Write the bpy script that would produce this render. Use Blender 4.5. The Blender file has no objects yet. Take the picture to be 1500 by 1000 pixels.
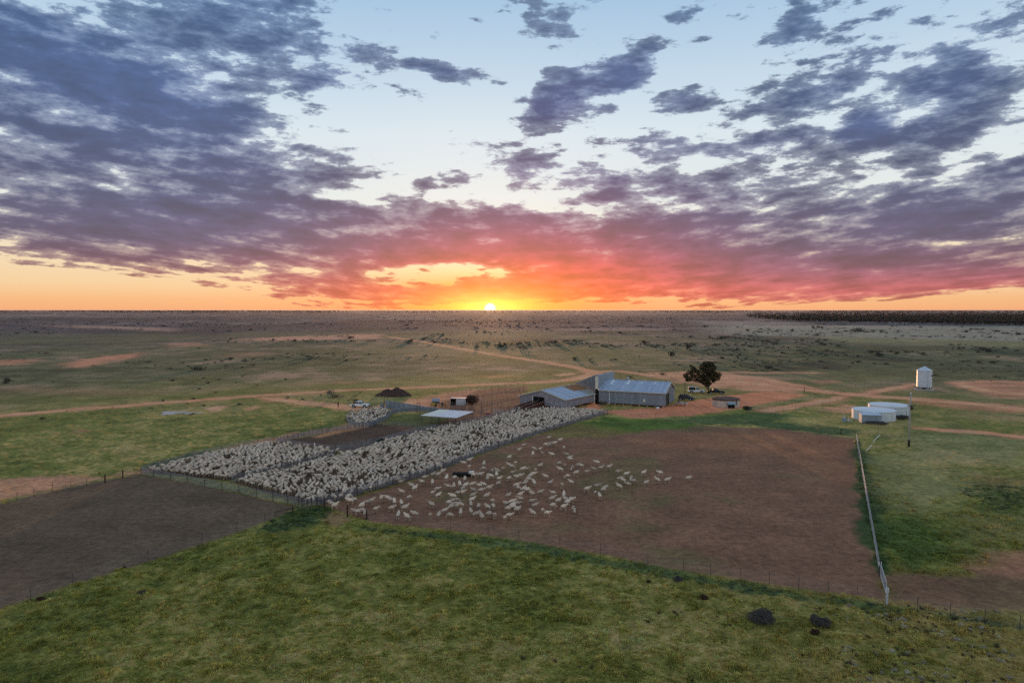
import bpy, bmesh, math, random
import numpy as np
from mathutils import Vector, Matrix

random.seed(7)
RNG = np.random.default_rng(11)
S = bpy.context.scene
COLL = S.collection
R = math.radians

# ------------------------------------------------------------------ camera
CAM_H = 27.0
PITCH = math.atan((500 - 453.4) / 1000.0)
cam_d = bpy.data.cameras.new("camera")
cam_d.sensor_width = 36.0
cam_d.lens = 24.0
cam_d.clip_start = 0.5
cam_d.clip_end = 120000.0
cam = bpy.data.objects.new("camera", cam_d)
cam.location = (0, 0, CAM_H)
cam.rotation_euler = (math.pi / 2 - PITCH, 0, 0)
COLL.objects.link(cam)
S.camera = cam

# ------------------------------------------------------------------ render
S.view_settings.view_transform = 'Standard'
S.view_settings.look = 'None'
S.view_settings.exposure = 0.0
S.view_settings.gamma = 1.0
S.view_settings.use_curve_mapping = False
S.cycles.use_denoising = False
S.cycles.use_light_tree = False
S.cycles.max_bounces = 5
S.cycles.diffuse_bounces = 2
S.cycles.glossy_bounces = 2
S.cycles.transparent_max_bounces = 8
S.cycles.volume_bounces = 0
S.cycles.sample_clamp_indirect = 1.5


def lin1(c):
    c /= 255.0
    return c / 12.92 if c <= 0.04045 else ((c + 0.055) / 1.055) ** 2.4


def lin(r, g, b):
    return (lin1(r), lin1(g), lin1(b))


# effective light on open level ground (used to turn observed colours into albedo)
EE = (0.41, 0.49, 0.63)


def alb(r, g, b, k=1.0):
    c = lin(r, g, b)
    return tuple(min(0.85, k * c[i] / EE[i]) for i in range(3))


# ------------------------------------------------------------------ world
SUN_AZ = math.atan((718 - 750) / 1000.0)      # a little left of the view axis
SUN_EL = R(1.2)


def px_ang(x, y):
    """photo pixel -> (azimuth, elevation) of the direction it looks in"""
    dx, f, u = x - 750.0, 1000.0, 500.0 - y
    wy = f * math.cos(PITCH) + u * math.sin(PITCH)
    wz = -f * math.sin(PITCH) + u * math.cos(PITCH)
    n = math.sqrt(dx * dx + wy * wy + wz * wz)
    return math.atan2(dx, wy), math.asin(wz / n)


def build_world():
    w = bpy.data.worlds.new("World")
    S.world = w
    w.use_nodes = True
    nt = w.node_tree
    nt.nodes.clear()
    N, L = nt.nodes.new, nt.links.new

    def setin(sock, v):
        if isinstance(v, bpy.types.NodeSocket):
            L(v, sock)
        else:
            sock.default_value = v

    def math_(op, a, b=0.0, c=None, clamp=False):
        n = N('ShaderNodeMath')
        n.operation = op
        n.use_clamp = clamp
        setin(n.inputs[0], a)
        setin(n.inputs[1], b)
        if c is not None:
            setin(n.inputs[2], c)
        return n.outputs[0]

    def smooth(v, lo, hi, to0=0.0, to1=1.0):
        n = N('ShaderNodeMapRange')
        n.interpolation_type = 'SMOOTHSTEP'
        setin(n.inputs['Value'], v)
        n.inputs['From Min'].default_value = lo
        n.inputs['From Max'].default_value = hi
        n.inputs['To Min'].default_value = to0
        n.inputs['To Max'].default_value = to1
        return n.outputs[0]

    def ramp(fac, stops):
        n = N('ShaderNodeValToRGB')
        el = n.color_ramp.elements
        while len(el) > 1:
            el.remove(el[-1])
        el[0].position = stops[0][0]
        el[0].color = (*lin(*stops[0][1]), 1)
        for p, c in stops[1:]:
            e = el.new(p)
            e.color = (*lin(*c), 1)
        L(fac, n.inputs[0])
        return n.outputs[0]

    def mix(fac, a, b, mode='MIX', clamp=True):
        n = N('ShaderNodeMix')
        n.data_type = 'RGBA'
        n.blend_type = mode
        n.clamp_factor = clamp
        setin(n.inputs[0], fac)
        setin(n.inputs[6], a)
        setin(n.inputs[7], b)
        return n.outputs[2]

    tc = N('ShaderNodeTexCoord')
    sep = N('ShaderNodeSeparateXYZ')
    L(tc.outputs['Generated'], sep.inputs[0])
    X, Y, Z = sep.outputs
    az = math_('ARCTAN2', X, Y)
    el = math_('ARCSINE', Z)
    comb = N('ShaderNodeCombineXYZ')
    L(az, comb.inputs[0])
    L(el, comb.inputs[1])
    ang = comb.outputs[0]
    t = math_('POWER', math_('DIVIDE', math_('MAXIMUM', el, 0.0), math.pi / 2), 0.5)

    def T(deg):
        return math.sqrt(max(deg, 0) / 90.0)

    far = ramp(t, [(0.0, (249, 174, 124)), (T(.8), (251, 192, 138)), (T(1.95), (250, 214, 166)), (T(4.2), (247, 226, 192)),
                   (T(6.5), (241, 237, 220)), (T(9), (234, 240, 238)), (T(14), (222, 236, 244)), (T(19.5), (193, 217, 237)),
                   (T(24.5), (166, 199, 229)), (T(45), (146, 170, 198)), (1.0, (132, 156, 186))])
    near = ramp(t, [(0.0, (255, 122, 42)), (T(.8), (255, 135, 60)), (T(1.95), (255, 150, 84)), (T(3.2), (255, 222, 170)),
                    (T(4.6), (252, 240, 220)), (T(9), (240, 243, 240)), (T(14), (226, 238, 245)), (T(19.5), (196, 219, 238)),
                    (T(24.5), (168, 201, 230)), (T(45), (146, 170, 198)), (1.0, (132, 156, 186))])
    daz = math_('ABSOLUTE', math_('SUBTRACT', az, SUN_AZ))
    nearf = math_('EXPONENT', math_('MULTIPLY', math_('POWER', math_('DIVIDE', daz, R(10)), 2.0), -1.0))
    sky = mix(nearf, far, near)

    # ---- cloud sheet overhead: bearings shrink towards the horizon, puffs keep their height
    zk = math_('ADD', math_('MAXIMUM', Z, 0.0), 0.06)
    cv = N('ShaderNodeCombineXYZ')
    L(math_('DIVIDE', X, zk), cv.inputs[0])
    L(math_('MULTIPLY', math_('DIVIDE', Y, zk), 0.30), cv.inputs[1])
    L(math_('MULTIPLY', math_('LOGARITHM', zk, math.e), 2.3), cv.inputs[2])

    def noise(vec, scale, detail, rough, dist=0.0):
        n = N('ShaderNodeTexNoise')
        n.inputs['Scale'].default_value = scale
        n.inputs['Detail'].default_value = detail
        n.inputs['Roughness'].default_value = rough
        n.inputs['Distortion'].default_value = dist
        L(vec, n.inputs['Vector'])
        return n.outputs[0]

    n1 = noise(cv.outputs[0], 2.6, 2.5, 0.55, 0.1)
    st = N('ShaderNodeVectorMath')
    st.operation = 'MULTIPLY'
    L(tc.outputs['Generated'], st.inputs[0])
    st.inputs[1].default_value = (1.0, 1.0, 3.0)
    n2 = noise(st.outputs[0], 19.0, 6.0, 0.66)
    nlow = noise(cv.outputs[0], 0.8, 1.0, 0.5)

    cov = smooth(el, R(26), R(55), 0.0, 0.22)
    covs = [  # cx, cy, rx, ry, tilt, weight  (given where they stand in the photograph, turned into directions)
        (20, 200, 560, 190, 8, .50), (240, 260, 430, 150, 4, .30), (260, 345, 620, 70, 1, .45), (560, 350, 360, 95, 4, .42), (800, 335, 330, 90, 0, .44),
        (760, 392, 420, 45, 0, .42), (1000, 345, 430, 85, 0, .40), (1280, 345, 500, 105, -3, .56), (1480, 265, 330, 100, -8, .34),
        (60, 60, 360, 80, 8, .30), (400, 50, 280, 85, 4, .40), (250, 110, 330, 60, 8, .26), (300, 190, 280, 70, 10, .34), (855, 128, 80, 50, -10, .72), (935, 104, 55, 36, -12, .66),
        (1300, 115, 170, 95, -10, .40), (1450, 75, 150, 60, -25, .36), (1140, 152, 120, 30, -6, .40), (985, 216, 95, 28, 6, .52), (1110, 210, 100, 26, -6, .50),
        (1266, 184, 55, 26, -4, .56), (665, 109, 80, 18, 8, .55), (845, 20, 90, 50, -20, .44), (1155, 55, 66, 30, -25, .46),
        (1390, 165, 190, 55, -6, .34), (480, 118, 55, 24, -10, .42), (1000, 150, 62, 22, -6, .46), (1150, 405, 620, 42, 0, .62),
        (640, 428, 420, 30, 0, .55), (785, 160, 64, 30, -10, .40), (1310, 418, 330, 26, -2, .55), (1010, 14, 50, 36, 0, .3), (690, 245, 220, 26, 3, .34), (860, 245, 150, 28, 0, .34), (1000, 270, 200, 30, 0, .26), (1250, 215, 260, 40, -6, .24), (640, 205, 160, 16, 4, .2),
        # clear gaps
        (665, 401, 150, 19, -3, -1.25), (20, 444, 540, 58, 3, -1.3), (1530, 446, 560, 34, -3, -1.2), (690, 170, 260, 110, 0, -.12),
        (1080, 100, 130, 100, 0, -.16), (780, 454, 200, 13, 0, -.6), (600, 215, 130, 40, 8, -.2), (640, 290, 220, 26, 6, -.12),
    ]
    for cx, cy, rx, ry, tilt, wt in covs:
        a, e = px_ang(cx, cy)
        m = N('ShaderNodeMapping')
        m.vector_type = 'TEXTURE'
        m.inputs['Location'].default_value = (a, e, 0)
        k = math.cos(a) ** 2
        m.inputs['Rotation'].default_value = (0, 0, R(-tilt))
        m.inputs['Scale'].default_value = (rx / 1000.0 * k, ry / 1000.0 * math.cos(a), 1)
        L(ang, m.inputs['Vector'])
        g = N('ShaderNodeTexGradient')
        g.gradient_type = 'SPHERICAL'
        L(m.outputs[0], g.inputs[0])
        gs = math_('POWER', g.outputs[1], 0.6)
        cov = math_('MULTIPLY_ADD', gs, wt, cov)

    nn = math_('MULTIPLY_ADD', n1, 2.3, math_('MULTIPLY_ADD', n2, 2.6, math_('MULTIPLY', nlow, 0.3)))   # mean about 2.6
    d = math_('ADD', math_('SUBTRACT', nn, 2.6), math_('MULTIPLY_ADD', cov, 1.22, -0.33))
    alpha = smooth(d, -0.08, 0.20)
    thick = smooth(d, 0.0, 0.75)
    cfar = ramp(t, [(0.0, (220, 116, 108)), (T(1.6), (194, 100, 112)), (T(3.2), (132, 88, 118)), (T(5.2), (96, 86, 124)),
                    (T(9), (78, 84, 128)), (T(15), (70, 92, 142)), (T(24), (78, 112, 164)), (T(50), (112, 122, 146)), (1.0, (112, 118, 138))])
    cnear = ramp(t, [(0.0, (255, 112, 62)), (T(1.6), (250, 96, 80)), (T(3.4), (224, 80, 88)), (T(5), (176, 76, 104)),
                     (T(7.5), (128, 82, 124)), (T(11), (98, 84, 136)), (T(16), (78, 90, 146)), (T(24), (86, 112, 152)),
                     (T(50), (112, 122, 146)), (1.0, (112, 118, 138))])
    daz2 = math_('ABSOLUTE', math_('SUBTRACT', az, SUN_AZ + R(3)))
    nearc = math_('EXPONENT', math_('MULTIPLY', math_('POWER', math_('DIVIDE', daz2, R(13.5)), 2.0), -1.0))
    ccol = mix(nearc, cfar, cnear)
    # clouds are thinner (lighter) at their rims and mottled inside
    ccol = mix(thick, mix(0.30, ccol, sky), ccol)
    shade = math_('MULTIPLY_ADD', n2, 0.7, math_('MULTIPLY', n1, 0.6))
    shade = smooth(shade, 0.42, 0.88, 1.30, 0.64)
    sc = N('ShaderNodeVectorMath')
    sc.operation = 'SCALE'
    L(ccol, sc.inputs[0])
    L(shade, sc.inputs['Scale'])
    full = mix(math_('MULTIPLY', alpha, 0.95), sky, sc.outputs[0])

    # ---- the sun sinking on the horizon with its glow
    sd = (math.sin(SUN_AZ), math.cos(SUN_AZ), 0.0)
    dot = N('ShaderNodeVectorMath')
    dot.operation = 'DISTANCE'
    L(tc.outputs['Generated'], dot.inputs[0])
    sv = N('ShaderNodeVectorMath')
    sv.operation = 'MULTIPLY'
    L(tc.outputs['Generated'], sv.inputs[0])
    sv.inputs[1].default_value = (0.50, 1.0, 1.5)
    L(sv.outputs[0], dot.inputs[0])
    dot.inputs[1].default_value = (0.50 * sd[0], sd[1], 0.0012)
    ds = dot.outputs['Value']
    g1 = math_('EXPONENT', math_('MULTIPLY', ds, -1.0 / 0.024))
    g2 = math_('EXPONENT', math_('MULTIPLY', ds, -1.0 / 0.045))
    dd = N('ShaderNodeVectorMath')
    dd.operation = 'DISTANCE'
    L(tc.outputs['Generated'], dd.inputs[0])
    dd.inputs[1].default_value = (sd[0], sd[1], 0.0012)
    disc = smooth(dd.outputs['Value'], 0.0045, 0.0100, 1.0, 0.0)

    def addc(base, fac, col):
        s_ = N('ShaderNodeVectorMath')
        s_.operation = 'SCALE'
        s_.inputs[0].default_value = col
        L(fac, s_.inputs['Scale'])
        a_ = N('ShaderNodeVectorMath')
        a_.operation = 'ADD'
        L(base, a_.inputs[0])
        L(s_.outputs[0], a_.inputs[1])
        return a_.outputs[0]

    full = addc(full, g2, (0.14, 0.035, 0.0))
    full = addc(full, g1, (2.4, 1.5, 0.25))
    full = addc(full, disc, (5.0, 3.6, 1.3))

    bg = N('ShaderNodeBackground')
    L(full, bg.inputs[0])
    bg.inputs[1].default_value = 0.93
    nis = N('ShaderNodeTexSky')
    nis.sky_type = 'NISHITA'
    nis.sun_disc = False
    nis.sun_elevation = SUN_EL
    nis.sun_rotation = SUN_AZ
    nis.altitude = 100
    bg2 = N('ShaderNodeBackground')
    L(nis.outputs[0], bg2.inputs[0])
    bg2.inputs[1].default_value = 0.012
    ad = N('ShaderNodeAddShader')
    L(bg.outputs[0], ad.inputs[0])
    L(bg2.outputs[0], ad.inputs[1])
    out = N('ShaderNodeOutputWorld')
    L(ad.outputs[0], out.inputs[0])
    w.cycles.sampling_method = 'MANUAL'
    w.cycles.sample_map_resolution = 1024


build_world()

# ------------------------------------------------------------------ sun
sl = bpy.data.lights.new("sun", 'SUN')
sl.energy = 3.0
sl.angle = R(0.5)
sl.color = (1.0, 0.50, 0.22)
sun = bpy.data.objects.new("sun", sl)
_dir = Vector((math.sin(SUN_AZ) * math.cos(SUN_EL), math.cos(SUN_AZ) * math.cos(SUN_EL), math.sin(SUN_EL)))
sun.rotation_euler = _dir.to_track_quat('Z', 'Y').to_euler()
sun.location = (0, 0, 60)
COLL.objects.link(sun)
# ------------------------------------------------------------------ helpers
def P(x, y, z=0.0):
    """the point at height z seen at photo position (x, y)"""
    dx, f, u = x - 750.0, 1000.0, 500.0 - y
    wy = f * math.cos(PITCH) + u * math.sin(PITCH)
    wz = -f * math.sin(PITCH) + u * math.cos(PITCH)
    t = (z - CAM_H) / wz
    return Vector((dx * t, wy * t, z))


def PX(p):
    """ground point -> photo position"""
    c, s = math.cos(PITCH), math.sin(PITCH)
    dz = p[2] - CAM_H if len(p) > 2 else -CAM_H
    f = p[1] * c - dz * s
    u = p[1] * s + dz * c
    return 750 + 1000 * p[0] / f, 500 - 1000 * u / f


def hash2(ix, iy, seed):
    h = (ix.astype(np.int64) * 374761393 + iy.astype(np.int64) * 668265263 + seed * 974634777) & 0xFFFFFFFF
    h = ((h ^ (h >> 13)) * 1274126177) & 0xFFFFFFFF
    h = (h ^ (h >> 16)) & 0xFFFFFFFF
    return h.astype(np.float64) / 4294967295.0


def vnoise(x, y, seed=0):
    x0, y0 = np.floor(x), np.floor(y)
    fx, fy = x - x0, y - y0
    fx = fx * fx * (3 - 2 * fx)
    fy = fy * fy * (3 - 2 * fy)
    a, b = hash2(x0, y0, seed), hash2(x0 + 1, y0, seed)
    c, d = hash2(x0, y0 + 1, seed), hash2(x0 + 1, y0 + 1, seed)
    return (a * (1 - fx) + b * fx) * (1 - fy) + (c * (1 - fx) + d * fx) * fy


def fbm(x, y, seed=0, oct=4, gain=0.5):
    s, a, n = 0.0, 1.0, 0.0
    x, y = x * .88 - y * .475, x * .475 + y * .88
    for i in range(oct):
        s = s + a * vnoise(x * 2 ** i + 17.3 * i, y * 2 ** i - 9.1 * i, seed + i)
        n += a
        a *= gain
        x, y = x * .79864 - y * .60182, x * .60182 + y * .79864
    return s / n


def sst(x, a, b):
    t = np.clip((x - a) / (b - a), 0, 1)
    return t * t * (3 - 2 * t)


def sdf_poly(pts, X, Y):
    """signed distance (negative inside) in metres"""
    n = len(pts)
    d = np.full(X.shape, 1e18)
    inside = np.zeros(X.shape, bool)
    for i in range(n):
        ax, ay = pts[i]
        bx, by = pts[(i + 1) % n]
        ex, ey = bx - ax, by - ay
        wx, wy = X - ax, Y - ay
        t = np.clip((wx * ex + wy * ey) / (ex * ex + ey * ey + 1e-9), 0, 1)
        d = np.minimum(d, (wx - ex * t) ** 2 + (wy - ey * t) ** 2)
        c = (ay > Y) != (by > Y)
        inside ^= c & (X < ex * (Y - ay) / (ey if abs(ey) > 1e-9 else 1e-9) + ax)
    return np.where(inside, -1, 1) * np.sqrt(d)


def sdf_line(pts, X, Y):
    """distance to a way given as (x, y, half width)"""
    d = np.full(X.shape, 1e18)
    for (ax, ay, aw), (bx, by, bw) in zip(pts[:-1], pts[1:]):
        ex, ey = bx - ax, by - ay
        wx, wy = X - ax, Y - ay
        t = np.clip((wx * ex + wy * ey) / (ex * ex + ey * ey + 1e-9), 0, 1)
        d = np.minimum(d, np.hypot(wx - ex * t, wy - ey * t) - (aw + (bw - aw) * t))
    return d


def smooth_pts(pts, k=4):
    """Catmull-Rom through the points"""
    out = []
    n = len(pts)
    for i in range(n - 1):
        p0, p1, p2, p3 = (np.array(pts[max(0, min(n - 1, j))], float) for j in (i - 1, i, i + 1, i + 2))
        for s in range(k):
            t = s / k
            out.append(tuple(0.5 * (2 * p1 + (p2 - p0) * t + (2 * p0 - 5 * p1 + 4 * p2 - p3) * t * t + (3 * p1 - p0 - 3 * p2 + p3) * t ** 3)))
    out.append(tuple(pts[-1]))
    return out


def W(pts):
    return [tuple(P(x, y)[:2]) for x, y in pts]


# ------------------------------------------------------------------ layout of the land
LEFT_PADDOCK = W([(-420, 815), (0, 738), (60, 722), (150, 704), (207, 694), (330, 718), (437, 742), (420, 752), (390, 764), (300, 794), (220, 821), (107, 857), (0, 890), (-420, 1010)])
RIGHT_PADDOCK = W([(470, 738), (500, 733), (600, 705), (700, 668), (780, 640), (840, 624), (905, 615), (1000, 622), (1150, 629), (1252, 642), (1256, 690), (1268, 760), (1288, 842), (1299, 878), (1200, 866), (1000, 834), (760, 789), (620, 772), (540, 764), (505, 752)])
GATE_DIRT = W([(1285, 842), (1330, 838), (1420, 842), (1500, 812), (1650, 790), (1900, 800), (1900, 935), (1500, 893), (1400, 893), (1299, 880)])
PEN_RIGHT = W([(470, 738), (445, 738), (338, 706), (392, 695), (440, 683), (490, 668), (530, 660), (562, 648), (600, 638), (650, 627), (705, 618), (735, 608), (760, 601), (830, 599), (890, 604), (868, 612), (780, 638), (700, 667), (600, 704), (500, 733)])
PEN_LEFT = W([(207, 692), (300, 668), (395, 650), (430, 653), (480, 659), (500, 662), (486, 668), (436, 682), (388, 694), (335, 704)])
PEN_ROUND = W([(506, 613), (512, 606), (530, 602), (556, 599), (572, 602), (575, 607), (563, 616), (545, 624), (525, 625), (510, 620)])
PEN_EMPTY = W([(402, 648), (480, 634), (520, 626), (560, 620), (600, 634), (640, 627), (560, 647), (520, 660), (480, 658)])
YARD_GRASS = W([(555, 618), (590, 606), (640, 604), (660, 612), (640, 624), (610, 628), (570, 622)])

# dirt ways: photo position and width there, as seen along the ground across the view (in metres)
TRACKS = [
    [(-300, 640, 2.2), (0, 609, 2.2), (130, 598, 2.2), (250, 589, 2.3), (350, 581.5, 2.4), (430, 576, 2.0), (520, 571, 1.8), (600, 568, 2.0), (700, 563.5, 2.6), (780, 560, 3.2), (836, 556, 3.6), (864, 549, 3.6), (868, 545, 3.6), (846, 539, 3.4), (800, 530.5, 3.2), (730, 520, 3.2), (660, 508, 3.4), (610, 499, 4), (570, 493, 5)],
    [(862, 545, 3), (905, 543.5, 2.6), (960, 550, 2.8), (1010, 552, 3.0), (1060, 556, 3.2), (1120, 563, 3.4), (1180, 571, 3.6), (1240, 577, 3.8), (1320, 583, 4.0), (1420, 591, 4.2), (1520, 601, 4.6), (1800, 625, 5)],
    [(388, 582.5, 2.0), (430, 588, 2.6), (480, 593, 3.0), (525, 598, 3.0), (560, 594, 2.2), (600, 590, 2.4)],
    [(1122, 601, 2.6), (1160, 595, 2.4), (1200, 588.5, 2.2), (1234, 581, 1.8)],
    [(1262, 577.5, 2), (1290, 572, 2.2), (1320, 566.5, 2.2), (1345, 562, 1.5)],
    [(960, 546, 2.0), (1000, 545.5, 2.4), (1060, 545, 2.6), (1130, 545.5, 1.8), (1200, 546, 1.0)],
    [(1000, 547, 2.0), (1090, 551, 3.0), (1140, 559, 2.6), (1190, 568, 2.0)],
    [(1345, 627, .8), (1390, 630, 2.0), (1440, 634, 2.2), (1520, 641, 2.2), (1700, 655, 2)],
    [(1395, 560, 1.6), (1420, 566, 3), (1450, 573, 3.4), (1500, 578, 4), (1600, 588, 4)],
    [(1400, 561, 1.2), (1440, 558.5, 1.8), (1500, 560, 2)],
    [(1210, 596, 1), (1240, 600, 2.0), (1262, 604, 1.6)],
]
TRACKS_W = []
for tr in TRACKS:
    q = smooth_pts([(*P(x, y)[:2], hw * .85) for x, y, hw in tr], 4)
    TRACKS_W.append(q)

RED_YARD = W([(838, 603), (850, 596), (872, 590), (890, 604), (930, 613), (1000, 610), (1040, 605), (1090, 597), (1125, 590), (1180, 579), (1130, 572), (1070, 578), (1040, 582), (1000, 590), (960, 598)])
YARDS = W([(570, 600), (640, 580), (720, 568), (770, 566), (770, 600), (720, 612), (690, 618), (640, 627), (600, 636), (560, 640), (520, 640), (560, 622), (640, 603)])

# patches: polygon, observed colour, softness (share of size), strength
BARE = (158, 110, 94)
PATCHES = [
    (W([(-200, 745), (-200, 700), (0, 703), (60, 697), (150, 696), (215, 690), (180, 698), (110, 710), (50, 722), (0, 736)]), (160, 116, 102), 1.5, .95),
    (W([(315, 660), (350, 652), (400, 640), (435, 632), (430, 640), (395, 650), (340, 662)]), (146, 106, 94), 1.2, .8),
    (W([(100, 632), (120, 628), (142, 628), (138, 632), (118, 634)]), (120, 88, 72), 1.5, .8),
    (W([(300, 599), (318, 594), (332, 595), (325, 601), (310, 603)]), (160, 124, 108), .8, .9),
    (W([(358, 598), (372, 595), (384, 596), (376, 600), (362, 601)]), (158, 122, 106), .8, .9),
    (W([(455, 640), (480, 630), (510, 620), (530, 626), (500, 634), (470, 641)]), (160, 122, 92), 1.2, .8),
    (W([(84, 535), (120, 526), (170, 520), (210, 516), (190, 524), (150, 532), (110, 538)]), (160, 112, 96), 6, .9),
    (W([(-200, 536), (0, 527), (60, 526), (40, 533), (-200, 546)]), (156, 110, 94), 6, .85),
    (W([(338, 497), (420, 493), (500, 490), (560, 489), (560, 496), (480, 497), (400, 500)]), (164, 122, 110), 10, .85),
    (W([(60, 476), (140, 477), (260, 481), (250, 485), (120, 480)]), (158, 128, 120), 30, .6),
    (W([(240, 502), (290, 501), (302, 506), (260, 508)]), (146, 106, 96), 8, .7),
    (W([(320, 520), (380, 516), (400, 519), (350, 523)]), (130, 98, 88), 8, .55),
    (W([(460, 561), (500, 558), (530, 559), (500, 562)]), (138, 104, 86), 3, .5),
    (W([(810, 548), (838, 546), (846, 548), (820, 551)]), (182, 136, 118), 1.5, .9),
    (W([(700, 551), (735, 549), (760, 551), (720, 553)]), (160, 112, 86), 3, .6),
    (W([(1180, 557), (1215, 556), (1228, 560), (1200, 562)]), (168, 118, 104), 2.5, .8),
    (W([(800, 482), (900, 479.5), (1010, 481), (960, 484), (860, 484.5)]), (142, 124, 124), 25, .45),
    (W([(-300, 560), (60, 566), (170, 572), (250, 574), (180, 580), (40, 576), (-300, 580)]), (112, 88, 76), 8, .45),
    (W([(470, 762), (480, 750), (505, 752), (515, 762), (490, 772)]), (104, 78, 68), .8, .75),
    (W([(1400, 690), (1460, 700), (1520, 705), (1480, 715), (1420, 702)]), (96, 76, 62), 3, .5),
    (W([(1420, 835), (1450, 812), (1510, 802), (1700, 800), (1700, 840), (1480, 846)]), (128, 92, 78), 1.5, .7),
    (W([(1395, 850), (1440, 842), (1600, 848), (1600, 905), (1450, 898)]), (84, 74, 58), 1.5, .5),
    (W([(1030, 478), (1160, 476), (1560, 478), (1900, 482), (1900, 506), (1500, 500), (1250, 494), (1060, 490)]), (124, 124, 118), 30, .75),
    (W([(1180, 492), (1300, 495), (1520, 500), (1700, 506), (1700, 512), (1450, 508), (1250, 502)]), (110, 112, 84), 14, .6),
    (W([(1000, 470), (1100, 470), (1200, 474), (1080, 480)]), (128, 124, 126), 30, .5),
    (W([(1300, 640), (1400, 625), (1520, 640), (1520, 690), (1400, 680), (1330, 660)]), (104, 106, 84), 4, .5),
    (W([(1275, 665), (1340, 655), (1420, 690), (1400, 730), (1340, 750), (1285, 720)]), (106, 106, 78), 3, .6),
    (W([(1400, 755), (1480, 760), (1520, 790), (1440, 800)]), (104, 98, 70), 2.5, .5),
    (W([(1160, 610), (1230, 612), (1255, 625), (1200, 626), (1150, 618)]), (122, 116, 78), 2.5, .6),
    (W([(930, 547), (1060, 546.5), (1150, 558), (1195, 571), (1130, 575), (1060, 569), (980, 557)]), (160, 116, 100), 4, .85),
    (W([(1390, 560), (1450, 557), (1560, 560), (1560, 588), (1460, 582), (1420, 572)]), (156, 110, 94), 4, .7),
    (W([(1330, 582), (1500, 594), (1500, 606), (1400, 598), (1330, 590)]), (150, 104, 88), 3, .7),
    (W([(1195, 600), (1240, 592), (1262, 600), (1240, 606)]), (160, 120, 102), 1.5, .8),
    (W([(560, 598), (600, 584), (660, 574), (700, 570), (690, 577), (640, 592), (600, 602)]), (150, 108, 94), 2, .8),
    (W([(1120, 545), (1300, 540), (1500, 545), (1500, 556), (1300, 560), (1200, 566)]), (92, 92, 66), 6, .4),
]
LUSH = [
    (W([(840, 622), (885, 612), (960, 614), (1010, 622), (960, 632), (900, 634)]), (62, 82, 36), 1.6, .95),
    (W([(800, 630), (850, 620), (930, 634), (880, 642), (820, 642)]), (86, 82, 48), 2.5, .75),
    (W([(930, 616), (1010, 612), (1080, 606), (1130, 602), (1180, 612), (1100, 622), (1000, 620)]), (60, 76, 46), 1.2, .95),
    (W([(1090, 618), (1180, 618), (1252, 630), (1256, 641), (1170, 632)]), (52, 68, 42), 1.0, .95),
    (W([(1250, 645), (1262, 645), (1280, 740), (1300, 840), (1282, 838), (1266, 760), (1254, 690)]), (44, 62, 38), .7, .95),
    (W([(430, 745), (470, 740), (490, 750), (470, 765), (400, 780), (380, 772)]), (52, 68, 42), 1.0, .9),
    (W([(500, 768), (760, 793), (1000, 838), (1290, 886), (1500, 915), (1500, 922), (1290, 895), (1000, 850), (760, 803), (540, 778)]), (60, 76, 48), .6, .8),
    (W([(1290, 720), (1400, 730), (1500, 740), (1560, 780), (1420, 810), (1330, 840), (1300, 830)]), (66, 80, 44), 3, .35),
    (W([(1400, 715), (1440, 708), (1540, 716), (1560, 750), (1450, 748)]), (52, 66, 38), 2.5, .7),
    (W([(1295, 770), (1340, 760), (1370, 790), (1340, 830), (1300, 820)]), (58, 76, 40), 2, .6),
    (W([(220, 690), (280, 675), (330, 664), (300, 660), (240, 672)]), (52, 66, 38), 1.2, .8),
    (W([(1040, 660), (1100, 656), (1110, 664), (1060, 670)]), (62, 72, 44), 2, .55),
    (W([(985, 680), (1040, 672), (1080, 676), (1020, 690)]), (66, 72, 46), 3, .4),
    (W([(440, 640), (500, 625), (480, 622), (420, 634)]), (54, 70, 38), 1.5, .7),
    (W([(560, 560), (860, 535), (870, 545), (760, 556), (640, 562)]), (98, 96, 56), 5, .35),
]


def bands(v, stops):
    """piecewise-linear colour along v; stops: (value, (r, g, b)) in linear"""
    xs = [s[0] for s in stops]
    return np.stack([np.interp(v, xs, [s[1][c] for s in stops]) for c in range(3)], -1)


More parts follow.
